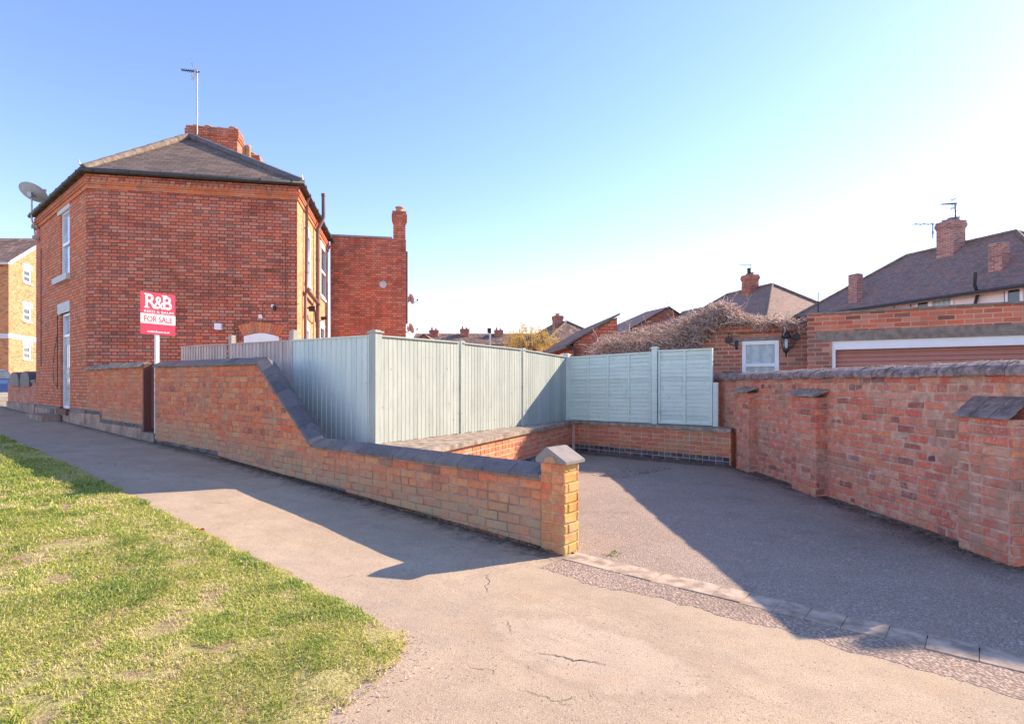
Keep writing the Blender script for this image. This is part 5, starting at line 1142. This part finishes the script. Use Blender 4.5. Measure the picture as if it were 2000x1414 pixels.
# dry climber over the side room: curved stems inside a mound
def climber():
    N = 17000; g = np.random.default_rng(5); S = 6
    T = g.uniform(0, 1, N)**.9; pxs = np.array([1148, 1170, 1200, 1250, 1300, 1340, 1370, 1395, 1412, 1428, 1445, 1480, 1530, 1565]); tys = np.array([685, 660, 652, 640, 630, 616, 606, 594, 588, 596, 612, 620, 619, 622])
    tt = np.array([GW.t(x) for x in pxs]); zz = np.array([GW.hit(x, y)[1] for x, y in zip(pxs, tys)])
    t0 = tt[0]+(tt[-1]-tt[0])*T; top = np.interp(t0, tt, zz); thin = t0 > np.interp(1440, pxs, tt)
    keep = ~thin | (g.random(N) < .22); t0, top, thin = t0[keep], top[keep], thin[keep]; n = len(t0)
    hang = np.where(thin, .12, np.clip((np.interp(1450, pxs, tt)-t0)*.7, .25, 1.25)); f = g.random(n)**.75; z = top-f*hang; dpth = np.where(thin, .35, .15+.45*np.sqrt(1-f*.6))
    o = (g.uniform(-.55, .42, n)*(.5+.5*f))*(1-.4*thin); z = z-.3*np.abs(o)**2*(f < .5)-.05
    P = np.stack((GW.p[0]+GW.d[0]*t0+GW.n[0]*o, GW.p[1]+GW.d[1]*t0+GW.n[1]*o, z), 1)
    L = g.uniform(.08, .32, n); a = g.normal(0, .9, n); az = g.uniform(0, 6.28, n); up = g.uniform(-1.0, .9, n)
    D = np.stack((np.cos(az), np.sin(az), up), 1); D /= np.linalg.norm(D, axis=1, keepdims=True); C = g.normal(0, .55, (n, 3)); C[:, 2] -= .35
    pts = [P]; d = D
    for k in range(S): pts.append(pts[-1]+d*(L/S)[:, None]); d = d+C*(1.0/S)+g.normal(0, .12, (n, 3)); d /= np.linalg.norm(d, axis=1, keepdims=True)
    r = .0025+.0065*g.random(n)**2.2; V = []
    for k, p in enumerate(pts):
        for q in range(3): aa = q*2.094; V.append(p+np.stack((np.cos(aa)*r, np.sin(aa)*r*.6, np.sin(aa+.8)*r), 1))
    V = np.stack(V, 1); m = V.shape[1]; Vf = V.reshape(-1, 3); b = (np.arange(n)*m)[:, None]
    fs = [[k*3+q, k*3+(q+1) % 3, (k+1)*3+(q+1) % 3, (k+1)*3+q] for k in range(S) for q in range(3)]; fs = np.array(fs).ravel(); loops = (b+fs[None, :]).ravel(); nf = n*S*3
    c = np.clip(g.normal(.52, .34, n), 0, 1); bc = np.repeat(np.stack((c, c, c), 1), S*3, 0)
    base = tuple(GW.at((tt[0]+tt[-1])/2, 0, 2.2)); me = mesh_np('stems', Vf-np.array(base), loops, np.arange(nf)*4, np.full(nf, 4), None, bc)
    th = thing('climbing_plant', 'tangled leafless brown climber heaped over the garage side wall', 'climber', base, None); finish(me, 'stems', MAT['stems'], th, None)
    # dry leaves
    n = 9000; T = g.random(n); t0 = tt[0]+(tt[-3]-tt[0])*T; top = np.interp(t0, tt, zz); f = g.random(n)**1.6; hang = np.clip((np.interp(1450, pxs, tt)-t0)*.6, .1, .8); z = top-f*hang+.02; o = g.uniform(-.9, .4, n)*(.35+.65*f)
    p = np.stack((GW.p[0]+GW.d[0]*t0+GW.n[0]*o, GW.p[1]+GW.d[1]*t0+GW.n[1]*o, z), 1); s = g.uniform(.006, .02, n)[:, None]
    A = g.normal(0, 1, (n, 3)); A /= np.linalg.norm(A, axis=1, keepdims=True); B = np.cross(A, g.normal(0, 1, (n, 3))); B /= np.linalg.norm(B, axis=1, keepdims=True)
    V = np.stack((p-A*s, p+B*s*.6, p+A*s, p-B*s*.6), 1).reshape(-1, 3); bc = np.repeat(g.uniform(.3, 1, (n, 1)), 3, 1)
    me = mesh_np('dry_leaves', V-np.array(base), np.arange(n*4), np.arange(n)*4, np.full(n, 4), None, bc); finish(me, 'dry_leaves', MAT['stems'], th, None)
    # few long shoots against the sky
    mb = MB(); rd = random.Random(3)
    for (x0, y0, x1, y1) in ((1395, 600, 1380, 572), (1400, 598, 1362, 588), (1385, 604, 1345, 600), (1420, 600, 1452, 560), (1440, 612, 1470, 575), (1290, 640, 1262, 628), (1232, 645, 1226, 618), (1310, 632, 1316, 606), (1170, 668, 1160, 640), (1398, 610, 1408, 690), (1410, 620, 1402, 668)):
        a = GW.at(GW.t(x0), .1, GW.hit(x0, y0)[1]); b = GW.at(GW.t(x1), .1, GW.hit(x1, y1)[1]); m_ = (a+b)/2+np.array([rd.uniform(-.08, .08) for _ in range(3)]); mb = MB(); mb.cur = (.6, 0, 0); mb.tube([a, m_, b], [.007, .005, .003], 4)
        for k in range(7): f = rd.random(); q = a+(b-a)*f; e = q+np.array((rd.uniform(-.1, .1), rd.uniform(-.05, .05), rd.uniform(-.02, .12))); mb.tube([q, e], .003, 3); mb.lathe(e, [(.0, -.01), (.011, 0), (.0, .01)], 4)
        build('long_shoot', mb, MAT['stems'], th)
climber()

# ================================================================== HOUSES BEHIND
A1 = np.array((.291, -.957)); B1_ = np.array((.957, .291))
def house_box(name, label, N, a, La, b, Wb, ze, zr, wallm, roofm, hips=(True, True), zb=0, ov=.3, ridge=True, cat='house'):
    o = thing(name, label, cat, (N[0], N[1], zb)); N = np.array(N, float); mb = MB(); c = [N, N+a*La, N+a*La+b*Wb, N+b*Wb]; mb.prism([tuple(p) for p in c], zb, ze)
    m = Wb/2
    for k, (hp, p) in enumerate(zip(hips, (N, N+a*La))):
        if not hp: mb.poly([(*p, ze), (*(p+b*Wb), ze), (*(p+b*Wb/2), zr-.05)])
    build('wall', mb, MAT[wallm], o); mb = MB(); C, R0, R1 = hip_roof(mb, N, a, La, b, Wb, ze, zr, hips[0], hips[1], ov); rf = build('roof', mb, MAT[roofm], o)
    if ridge:
        mb = MB(); segs = [(R0, R1)]
        if hips[0]: segs += [(C[0], R0), (C[3], R0)]
        if hips[1]: segs += [(C[1], R1), (C[2], R1)]
        for p, q in segs: ridge_run(mb, np.array(p)+(0, 0, .02), np.array(q)+(0, 0, .02), .10, .5)
        build('ridge_tiles', mb, MAT['ridge'], rf)
    return o, rf
MAT['ridge'] = plain('weathered_ridge_tile', (.20, .16, .13), .85, .2, var=.3, sc=6)
# white rendered semi on the right; origin at its far-left corner
RN = np.array((19.43, 21.9)) - A1*10.4
Lr = 10.4+1.5
rh, rr = house_box('semi_detached_house', 'white rendered house with long dark tiled hipped roof beyond the garage', RN, A1, Lr, B1_, 6.9, 5.35, 8.05, 'render', 'tile', ov=.38)
RP = Plane(RN, A1, n=-B1_)
def rwin(xa, xb, ya, yb, glass='glass', vb=False):
    ta, tb = RP.t(xa), RP.t(xb); xm = (xa+xb)/2; z0, z1 = RP.hit(xm, yb)[1], RP.hit(xm, ya)[1]
    return window(rh, RP, ta, tb, z0, z1, rev=-.03, fw=.09, glass=glass, name='window')
rwin(1791, 1819, 586, 640, 'glass'); rwin(1819, 1864, 580, 640, 'curtain'); rwin(1966, 2000, 561, 640, 'glass')
mb = MB(); C = [RN-A1*.42-B1_*.42, RN+A1*(Lr+.42)-B1_*.42]; mb.tube([(*C[0], 5.07), (*C[1], 5.07)], .065, 8); build('gutter', mb, MAT['gutter'], rh)
mb = MB(); t, z = RP.hit(1907, 600); _, z2 = RP.hit(1914, 540); mb.tube([RP.at(t, .12, z), RP.at(t+.15, .15, 5.0), RP.at(t+.3, .55, 5.35), RP.at(t+.3, .5, z2+.1)], .06, 10); build('soil_pipe', mb, MAT['black'], rh)
mb = MB(); t, z = RP.hit(1608, 612); mb.tube([RP.at(t, .35, 5.0), RP.at(t, .35, 6.3)], .03, 8); build('flue', mb, MAT['black'], rh)
mb = MB(); z = 4.55
for x in (1747, 1779, 1963): t = RP.t(x); mb.tube([RP.at(t, .02, 3), RP.at(t, .02, 5)], .02, 5)
build('downpipe', mb, MAT['pipe'], rh)
MAT['rhbrick'] = brick_mat('russet_chimney_brick', [(.33,.13,.09),(.27,.10,.075),(.37,.16,.11),(.22,.09,.07)], (.42,.34,.3), bond='stretcher', soot=.35, joint=.02, k=(1.35,1.3,1.35))
def rstack(px, zc, dims, py_top, zbase, mat='rhbrick', **k): X = (px-1000)/F*zc; return stack(rr, (X, zc), dims, zbase, H+(HY-py_top)/F*zc, A1, mat, **k)
mc = rstack(1857, 27.0, (.80, .80), 434, 6.5, pots=[(-.26, 0, .16), (0.02, 0, .2), (.26, 0, .16)], potm='lead', potr=.15)
mb = MB(); c = v3(856/F*27, 27, 0); 
build('lead_apron', (lambda m_: (m_.cbox((c[0]-.02, c[1], 7.2), (.90, .87, .12), A1), m_)[1])(MB()), MAT['lead'], mc)
rstack(1951, 23.25, (.52, .45), 476, 5.2, cap=False); rstack(1671, 29.0, (.50, .42), 536, 5.2, cap=False)
aerial('tv_aerial', 'dark yagi TV aerial on a mast above the big right-hand chimney', (866/F*26.6, 26.6, 8.6), H+(HY-397)/F*26.6-8.6, (-1, -.2, -.1), .85, 'black', r=.028, thick=2.2)
o = aerial('tv_aerial', 'long thin aerial arm bracketed to the left side of the big right-hand chimney', (822/F*27.2, 27.2, H+(HY-466)/F*27.2), (466-437)/F*27.2, (-1, -.2, -.06), 1.15, 'black', folded=False, n=3, r=.025, thick=2.2)
# hipped house left of it
PK = np.array((16.4, 35.5)); N2 = PK + A1*3.2 - B1_*3.2 - A1*(4.28+6.4)
mh, mr_ = house_box('hipped_house', 'dark hipped roof house with one sunlit pinkish roof end behind the climber', N2, A1, 4.28+6.4, B1_, 6.4, 5.2, 7.6, 'farbrick', 'tile')
stack(mr_, (465/F*37, 37), (.75, .75), 6, H+(HY-538)/F*37, A1, 'farbrick', [(-.25, 0, .15), (.2, 0, .18)], 'rust')
mb = MB(); z = 37; mb.tube([(463/F*z, z, H+(HY-545)/F*z), (463/F*z, z, H+(HY-524)/F*z)], .12, 10); build('flue', mb, MAT['black'], mr_)
aerial('tv_aerial', 'pale horizontal aerial above the hipped house chimney', (466/F*37, 37, H+(HY-530)/F*37), .45, (-1, 0, .02), .85, 'galv', folded=False, n=8)
# dark gabled house
R_ = np.array((10.5, 38.)); N3 = R_-B1_*3.1-A1*5.9
dg_, dr_ = house_box('gabled_house', 'dark steep-roofed brick house beyond the left end of the climber', N3, A1, 5.9, B1_, 6.2, 4.9, 6.55, 'farbrick', 'tile', (True, False), ov=.2, ridge=False)
mb = MB(); p = R_+B1_*1.2+A1*.1; mb2 = MB(); N4 = p-B1_*2.2; mb.prism([tuple(q) for q in (N4, N4+A1*2, N4+A1*2+B1_*4.4, N4+B1_*4.4)], 0, 4.6); mb.poly([(*(N4+A1*2), 4.6), (*(N4+A1*2+B1_*4.4), 4.6), (*(N4+A1*2+B1_*2.2), 6.25)]); build('extension_wall', mb, MAT['farbrick'], dg_)
mb = MB(); hip_roof(mb, N4, A1, 2, B1_, 4.4, 4.65, 6.3, False, False, .15); build('extension_roof', mb, MAT['tile'], dg_)
aerial('tv_aerial', 'thin horizontal aerial above the dark gabled house', (304/F*38, 38, 6.5), .35, (-1, 0, .02), .65, 'galv', folded=False, n=4)
# far hipped house with big chimney
PK2 = np.array((4.85, 50.)); N5 = PK2+A1*3-B1_*3-A1*9.5
fh, fr_ = house_box('distant_hipped_house', 'distant house with pale hipped roof and a tall dark chimney behind the golden tree', N5, A1, 9.5, B1_, 6, 4.9, 6.85, 'farbrick', 'tileA')
stack(fr_, (90/F*50, 50.5), (.75, .75), 6, H+(HY-616)/F*50, A1, 'farbrick', [(-.2, 0, .25), (.2, 0, .2)], 'rust', potr=.15)
# outhouse with lean-to slate roof
oh = thing('outhouse', 'small brick outhouse with steep lean-to slate roof behind the fence corner', 'outhouse', (1.7, 14.5, 0))
oa = v3(1.54, 14.1, 0); od = v3(.995, .096, 0); ob = v3(-.096, .995, 0); ow = 1.12; ol = 4.9; ze_, zr_ = 2.40, 3.06
mb = MB(); p = [oa, oa+od*ow, oa+od*ow+ob*ol, oa+ob*ol]; mb.prism([tuple(q[:2]) for q in p], -.1, [ze_, zr_, zr_, ze_]); build('wall', mb, MAT['wing'], oh)
mb = MB(); q0 = [oa-od*.14-ob*.08+(0, 0, ze_-.08+.02), oa+od*(ow+.05)-ob*.08+(0, 0, zr_+.05), oa+od*(ow+.05)+ob*(ol+.1)+(0, 0, zr_+.05), oa-od*.14+ob*(ol+.1)+(0, 0, ze_-.06)]; mb.extr(q0, (0, 0, .05)); build('roof', mb, MAT['slate'], oh)
mb = MB(); mb.tube([oa-od*.16-ob*.05+(0, 0, ze_-.1), oa-od*.16+ob*ol+(0, 0, ze_-.1)], .05, 8); mb.tube([oa+od*.02-ob*.07+(0, 0, 0), oa+od*.02-ob*.07+(0, 0, ze_-.14), oa-od*.14-ob*.05+(0, 0, ze_-.08)], .035, 8); build('gutter_and_downpipe', mb, MAT['gutter'], oh)
mb = MB(); mb.box(oa-od*.01+ob*1.2+(0, 0, 1.8), od*.005, ob*.7, (0, 0, .42)); build('window', mb, MAT['white'], oh)
# flat shed roof
sh = thing('shed', 'low grey felt-roofed shed just visible over the pale fence', 'shed', (1.2, 20, 0)); mb = MB(); mb.box((.6, 20, 0), (1.3, 0, 0), (0, 2.5, 0), (0, 0, 2.38)); build('wall', mb, MAT['greywood'], sh)
mb = MB(); mb.extr([(.5, 19.9, 2.40), (2.0, 19.9, 2.40), (2.0, 22.6, 2.62), (.5, 22.6, 2.62)], (0, 0, .05)); build('roof', mb, MAT['lead'], sh)
# far terrace row
tr = thing('terrace_row', 'long low row of distant terrace houses with brown roof and three chimneys', 'houses', (-3, 62, 0))
mb = MB(); x0, x1 = -190/F*62, 40/F*62; mb.box((x0, 60.2, 0), (x1-x0, 0, 0), (0, 7, 0), (0, 0, 5.6)); trw = build('wall', mb, MAT['stone'], tr)
mb = MB(); hip_roof(mb, (x0, 60.2), (1, 0), x1-x0, (0, 1), 7, 5.6, 7.0, False, False, .2); trr = build('roof', mb, MAT['tileA'], tr)
for (px, yt) in ((847, 641), (907, 639), (974, 641)):
    c = stack(trr, ((px-1000)/F*62.5, 63), (.95, .9), 6.2, H+(HY-yt-4)/F*63, (1, 0), 'farbrick', [(-.25, 0, .3), (.2, 0, .2)], 'rust', potr=.14)
for px in (862, 985): X = (px-1000)/F*60.2; mb = MB(); mb.box((X, 60.1, 3.8), (1.1, 0, 0), (0, .08, 0), (0, 0, 1.3)); mb.box((X+2.2, 60.1, 3.8), (1.1, 0, 0), (0, .08, 0), (0, 0, 1.3)); build('window', mb, MAT['glass'], trw)
fg = house_box('small_gabled_house', 'tiny distant brown gable beside the rear wing', (-190/F*45, 45), np.array((0., 1.)), 6, np.array((1., 0.)), 1.5, 4.7, 5.35, 'farbrick', 'tileA', (False, False), ov=.1, ridge=False)
def pole(label, px, z, yt, r, name='street_pole', head=True):
    X = (px-1000)/F*z; o = thing(name, label, 'pole', (X, z, 0)); mb = MB(); mb.tube([(X, z, 0), (X, z, H+(HY-yt)/F*z)], r, 8); build('shaft', mb, MAT['galv'], o)
    if head: mb = MB(); mb.cbox((X-.05, z, H+(HY-yt)/F*z-.35), (.28, .2, .35)); build('pole_box', mb, MAT['black'], o)
pole('grey street pole with dark head in front of the distant terrace row', 957, 40, 641, .07); pole('thin bare pole between the terrace chimneys', 917, 70, 638, .05, head=False)

# golden weeping tree
def tree():
    o = thing('golden_tree', 'round golden-leaved small tree above the pale fence', 'tree', (1.05, 30, 0)); g = np.random.default_rng(8); mb = MB(); mb.tube([(1.05, 30, 0), (1.08, 30, 1.2), (1.0, 30, 2.2)], [.12, .1, .07], 8)
    tips = []
    for k in range(26):
        a = g.uniform(0, 6.28); r = g.uniform(.5, 1.35); zt = 2.6+1.9*math.sqrt(max(0, 1-(r/1.55)**2))*g.uniform(.7, 1.0); p = np.array((1.02+r*math.cos(a), 30+r*math.sin(a), zt)); q = np.array((1.02, 30, 2.0)); m_ = (p+q)/2+(0, 0, .35)
        mb.tube([q, m_, p, p+np.array((math.cos(a)*.25, math.sin(a)*.25, -.5))], [.04, .025, .012, .006], 5); tips.append((p, a, r))
    build('trunk', mb, MAT['bark'], o)
    P = []; n = 0
    for c in range(420):
        a = g.uniform(0, 6.28); u = g.uniform(-.55, 1); rr_ = math.sqrt(max(0, 1-u*u)); sc_ = g.uniform(.72, 1.04)*(1+.12*math.sin(3*a+1)+.1*math.sin(5*a))
        cx, cy, cz = 1.0+1.5*rr_*math.cos(a)*sc_, 30+1.42*rr_*math.sin(a)*sc_, 3.12+1.65*u*sc_
        m = g.integers(22, 42); l = g.uniform(.25, .6); tt_ = g.random(m); P.append(np.stack((cx+g.normal(0, .06, m)+math.cos(a)*.06*tt_, cy+g.normal(0, .06, m), cz-tt_*l+g.normal(0, .04, m)), 1))
    p = np.concatenate(P); n = len(p); s = g.uniform(.02, .045, n)[:, None]; A = g.normal(0, 1, (n, 3)); A[:, 2] -= .8; A /= np.linalg.norm(A, axis=1, keepdims=True); B = np.cross(A, g.normal(0, 1, (n, 3))); B /= np.linalg.norm(B, axis=1, keepdims=True)
    V = np.stack((p-A*s, p+B*s*.4, p+A*s, p-B*s*.4), 1).reshape(-1, 3); bc = np.repeat(g.beta(2.2, 1.6, (n, 1)), 3, 1)
    me = mesh_np('crown', V-np.array((1.05, 30, 0)), np.arange(n*4), np.arange(n)*4, np.full(n, 4), None, bc); finish(me, 'crown', MAT['yleaf'], o, None)
tree()

# three-storey block at the far left
lbw = thing('apartment_block', 'three storey modern orange brick block at the far left with a sunlit gable', 'building', (-34, 38, .4))
LBc = np.array((-983/F*38, 38.)); LS = Plane(LBc, (-.319, .948), n=(.948, .319)); LF = Plane(LBc, (-1, -.03), n=(.03, -1)); zE = H+235*38/F; zR = zE+2.55; dep = 9.5
wins = []
for (ya, yb) in ((527, 553), (601, 628), (676, 702)):
    ta, tb = LS.t(45.5), LS.t(60.5); wins.append((ta, tb, LS.hit(53, yb)[1], LS.hit(53, ya)[1]))
mb = MB(); wallgrid(mb, LS, 0, dep, 0, zE, wins); mb.poly([LS.at(0, 0, zE), LS.at(dep, 0, zE), LS.at(dep/2, 0, zR)]); 
wallgrid(mb, LF, 0, 12, 0, zE); build('wall', mb, MAT['orange'], lbw)
for w in wins: window(lbw, LS, *w, rev=.08, fw=.13, bars=((w[2]+w[3])/2,), glass='glass', sill=(.12, .10, .08), lintel=(.18, .38, .04))
mb = MB(); z = H+93*38/F; pbox(mb, LS, 0, dep, z-.2, z+.12, -.1, .04); pbox(mb, LF, -.04, 12, z-.2, z+.12, -.1, .045); build('string_course', mb, MAT['stone'], lbw)
mb = MB(); f0 = LF.at(12, .35, zE-.1); f1 = LF.at(-.35, .35, zE-.1); b1 = LS.at(dep+.3, .3, zE-.1); r1 = LS.at(dep/2, .3, zR+.12); r0 = r1+(f0-f1); b0 = b1+(f0-f1)
mb.extr([f0, f1, r1, r0], (0, 0, .12)); mb.extr([r0, r1, b1, b0], (0, 0, .12)); build('roof', mb, MAT['tileA'], lbw)
mb = MB(); nn = np.array((*LS.n, 0)); mb.extr([f1+(0, 0, .13), f1-(0, 0, .12), r1-(0, 0, .12), r1+(0, 0, .13)], nn*.05); mb.extr([b1+(0, 0, .13), b1-(0, 0, .12), r1-(0, 0, .12), r1+(0, 0, .13)], nn*.05); mb.tube([f0+(0, 0, -.02), f1+(0, 0, -.02)], .09, 8); build('fascia', mb, MAT['stone'], lbw)

# blue parked car, only its tail shows past the wall
def car():
    X1, Y, z = -23.45, 26.0, float(gh(-22, 26)); z = .62; o = thing('parked_car', 'blue hatchback parked beyond the low wall at the left edge', 'car', (X1-2, Y, z))
    prof = [(0, .35), (-.02, .75), (.05, .92), (.38, 1.36), (.62, 1.44), (1.9, 1.43), (2.75, .98), (3.7, .86), (3.95, .6), (3.95, .3)]; W_ = 1.7
    mb = MB(); n = len(prof)
    for s_ in (0, 1):
        pass
    secs = [(-.85, .80), (-.78, 1.0), (.78, 1.0), (.85, .80)]
    pts = []
    for (yy, k) in ((-.86, 0), (-.84, 1), (-.62, 2), (.62, 2), (.84, 1), (.86, 0)):
        for (a, h) in prof:
            hh_ = min(h, .7) if k == 0 else (min(h, .95) if k == 1 else h); pts.append((X1-a, Y+yy, z+hh_))
    mb.smooth = False; fs = [(i*n+j, i*n+j+1, (i+1)*n+j+1, (i+1)*n+j) for i in range(5) for j in range(n-1)]; mb.add(pts, fs); mb.poly([pts[j] for j in range(n)]); mb.poly([pts[5*n+j] for j in range(n)]); build('body', mb, MAT['carpaint'], o)
    mb = MB(); mb.poly([(X1-.50, Y-.80, z+1.0), (X1-2.6, Y-.80, z+1.0), (X1-1.9, Y-.72, z+1.36), (X1-.8, Y-.72, z+1.36)]); mb.poly([(X1-.06, Y-.6, z+.97), (X1-.06, Y+.6, z+.97), (X1-.36, Y+.55, z+1.35), (X1-.36, Y-.55, z+1.35)]); build('windows', mb, MAT['glass'], o)
    for a in (.75, 3.2):
        mb = MB(); mb.lathe((X1-a, Y-.87, z+.31), [(.2, -.01), (.31, 0), (.31, .2), (.2, .21)], 20, (0, 1, 0)); w = build('wheel', mb, MAT['tyre'], o); mb = MB(); mb.lathe((X1-a, Y-.89, z+.31), [(.03, 0), (.19, .0), (.19, .03)], 16, (0, 1, 0)); build('rim', mb, MAT['galv'], w)
car()
# step block at the front door, litter on the grass, weed by the setts
ta, tb = LP.t(124), LP.t(92)
mb = MB(); g0 = float(gfront((ta+tb)/2)); pbox(mb, LP, ta, tb, g0-.1, g0+.14, .06, .46); st = build('door_step', mb, MAT['plinth']); set_tag(st, 'worn stone step block on the pavement below the front door', 'step')
gx, gy = -610/F*H*F/(1067-HY), H*F/(1067-HY); gz = float(gh(gx, gy))+.05; mb = MB()
for (a, b, c, d) in ((-.03, .0, .012, .018), (.0, .01, .02, .012), (.02, -.01, .015, .02)): mb.extr([(gx+a, gy+b, gz), (gx+a+c*1.6, gy+b+.004, gz+.006), (gx+a+c, gy+b+d, gz+.012), (gx+a-.006, gy+b+d*.8, gz+.004)], (0, 0, .004))
o = build('litter', mb, MAT['litter']); set_tag(o, 'small scrap of red litter lying on the grass', 'litter')
mb = MB(); rd = random.Random(2); wx_, wy_ = 197/F*H*F/(1083-HY), H*F/(1083-HY)
for i in range(46):
    a = rd.uniform(0, 6.28); r = rd.uniform(.0, .05); p = np.array((wx_+r*math.cos(a), wy_+r*math.sin(a), .008)); l = rd.uniform(.012, .03); q = np.array((math.cos(a)*l, math.sin(a)*l, rd.uniform(.005, .02))); s = np.array((-math.sin(a), math.cos(a), 0))*.006; mb.cur = (rd.uniform(.0, .35), 0, 0); mb.poly([p, p+q*.5+s, p+q, p+q*.5-s])
o = build('weed', mb, MAT['grass']); set_tag(o, 'small green weed growing beside the sett edging', 'weed')

# neighbour's house just outside the frame on the right (casts the long shadow over the driveway mouth)
NB = np.array((10.62, 7.16)); NA = np.array((.85, -.527)); NBb = np.array((.527, .85))
nb, nr_ = house_box('neighbour_house', 'brick house standing to the right beyond the boundary wall, outside the photo', NB, NA, 8, NBb, 7, 5.4, 6.6, 'farbrick', 'tile', ov=.25)
print('objects', len(bpy.data.objects))
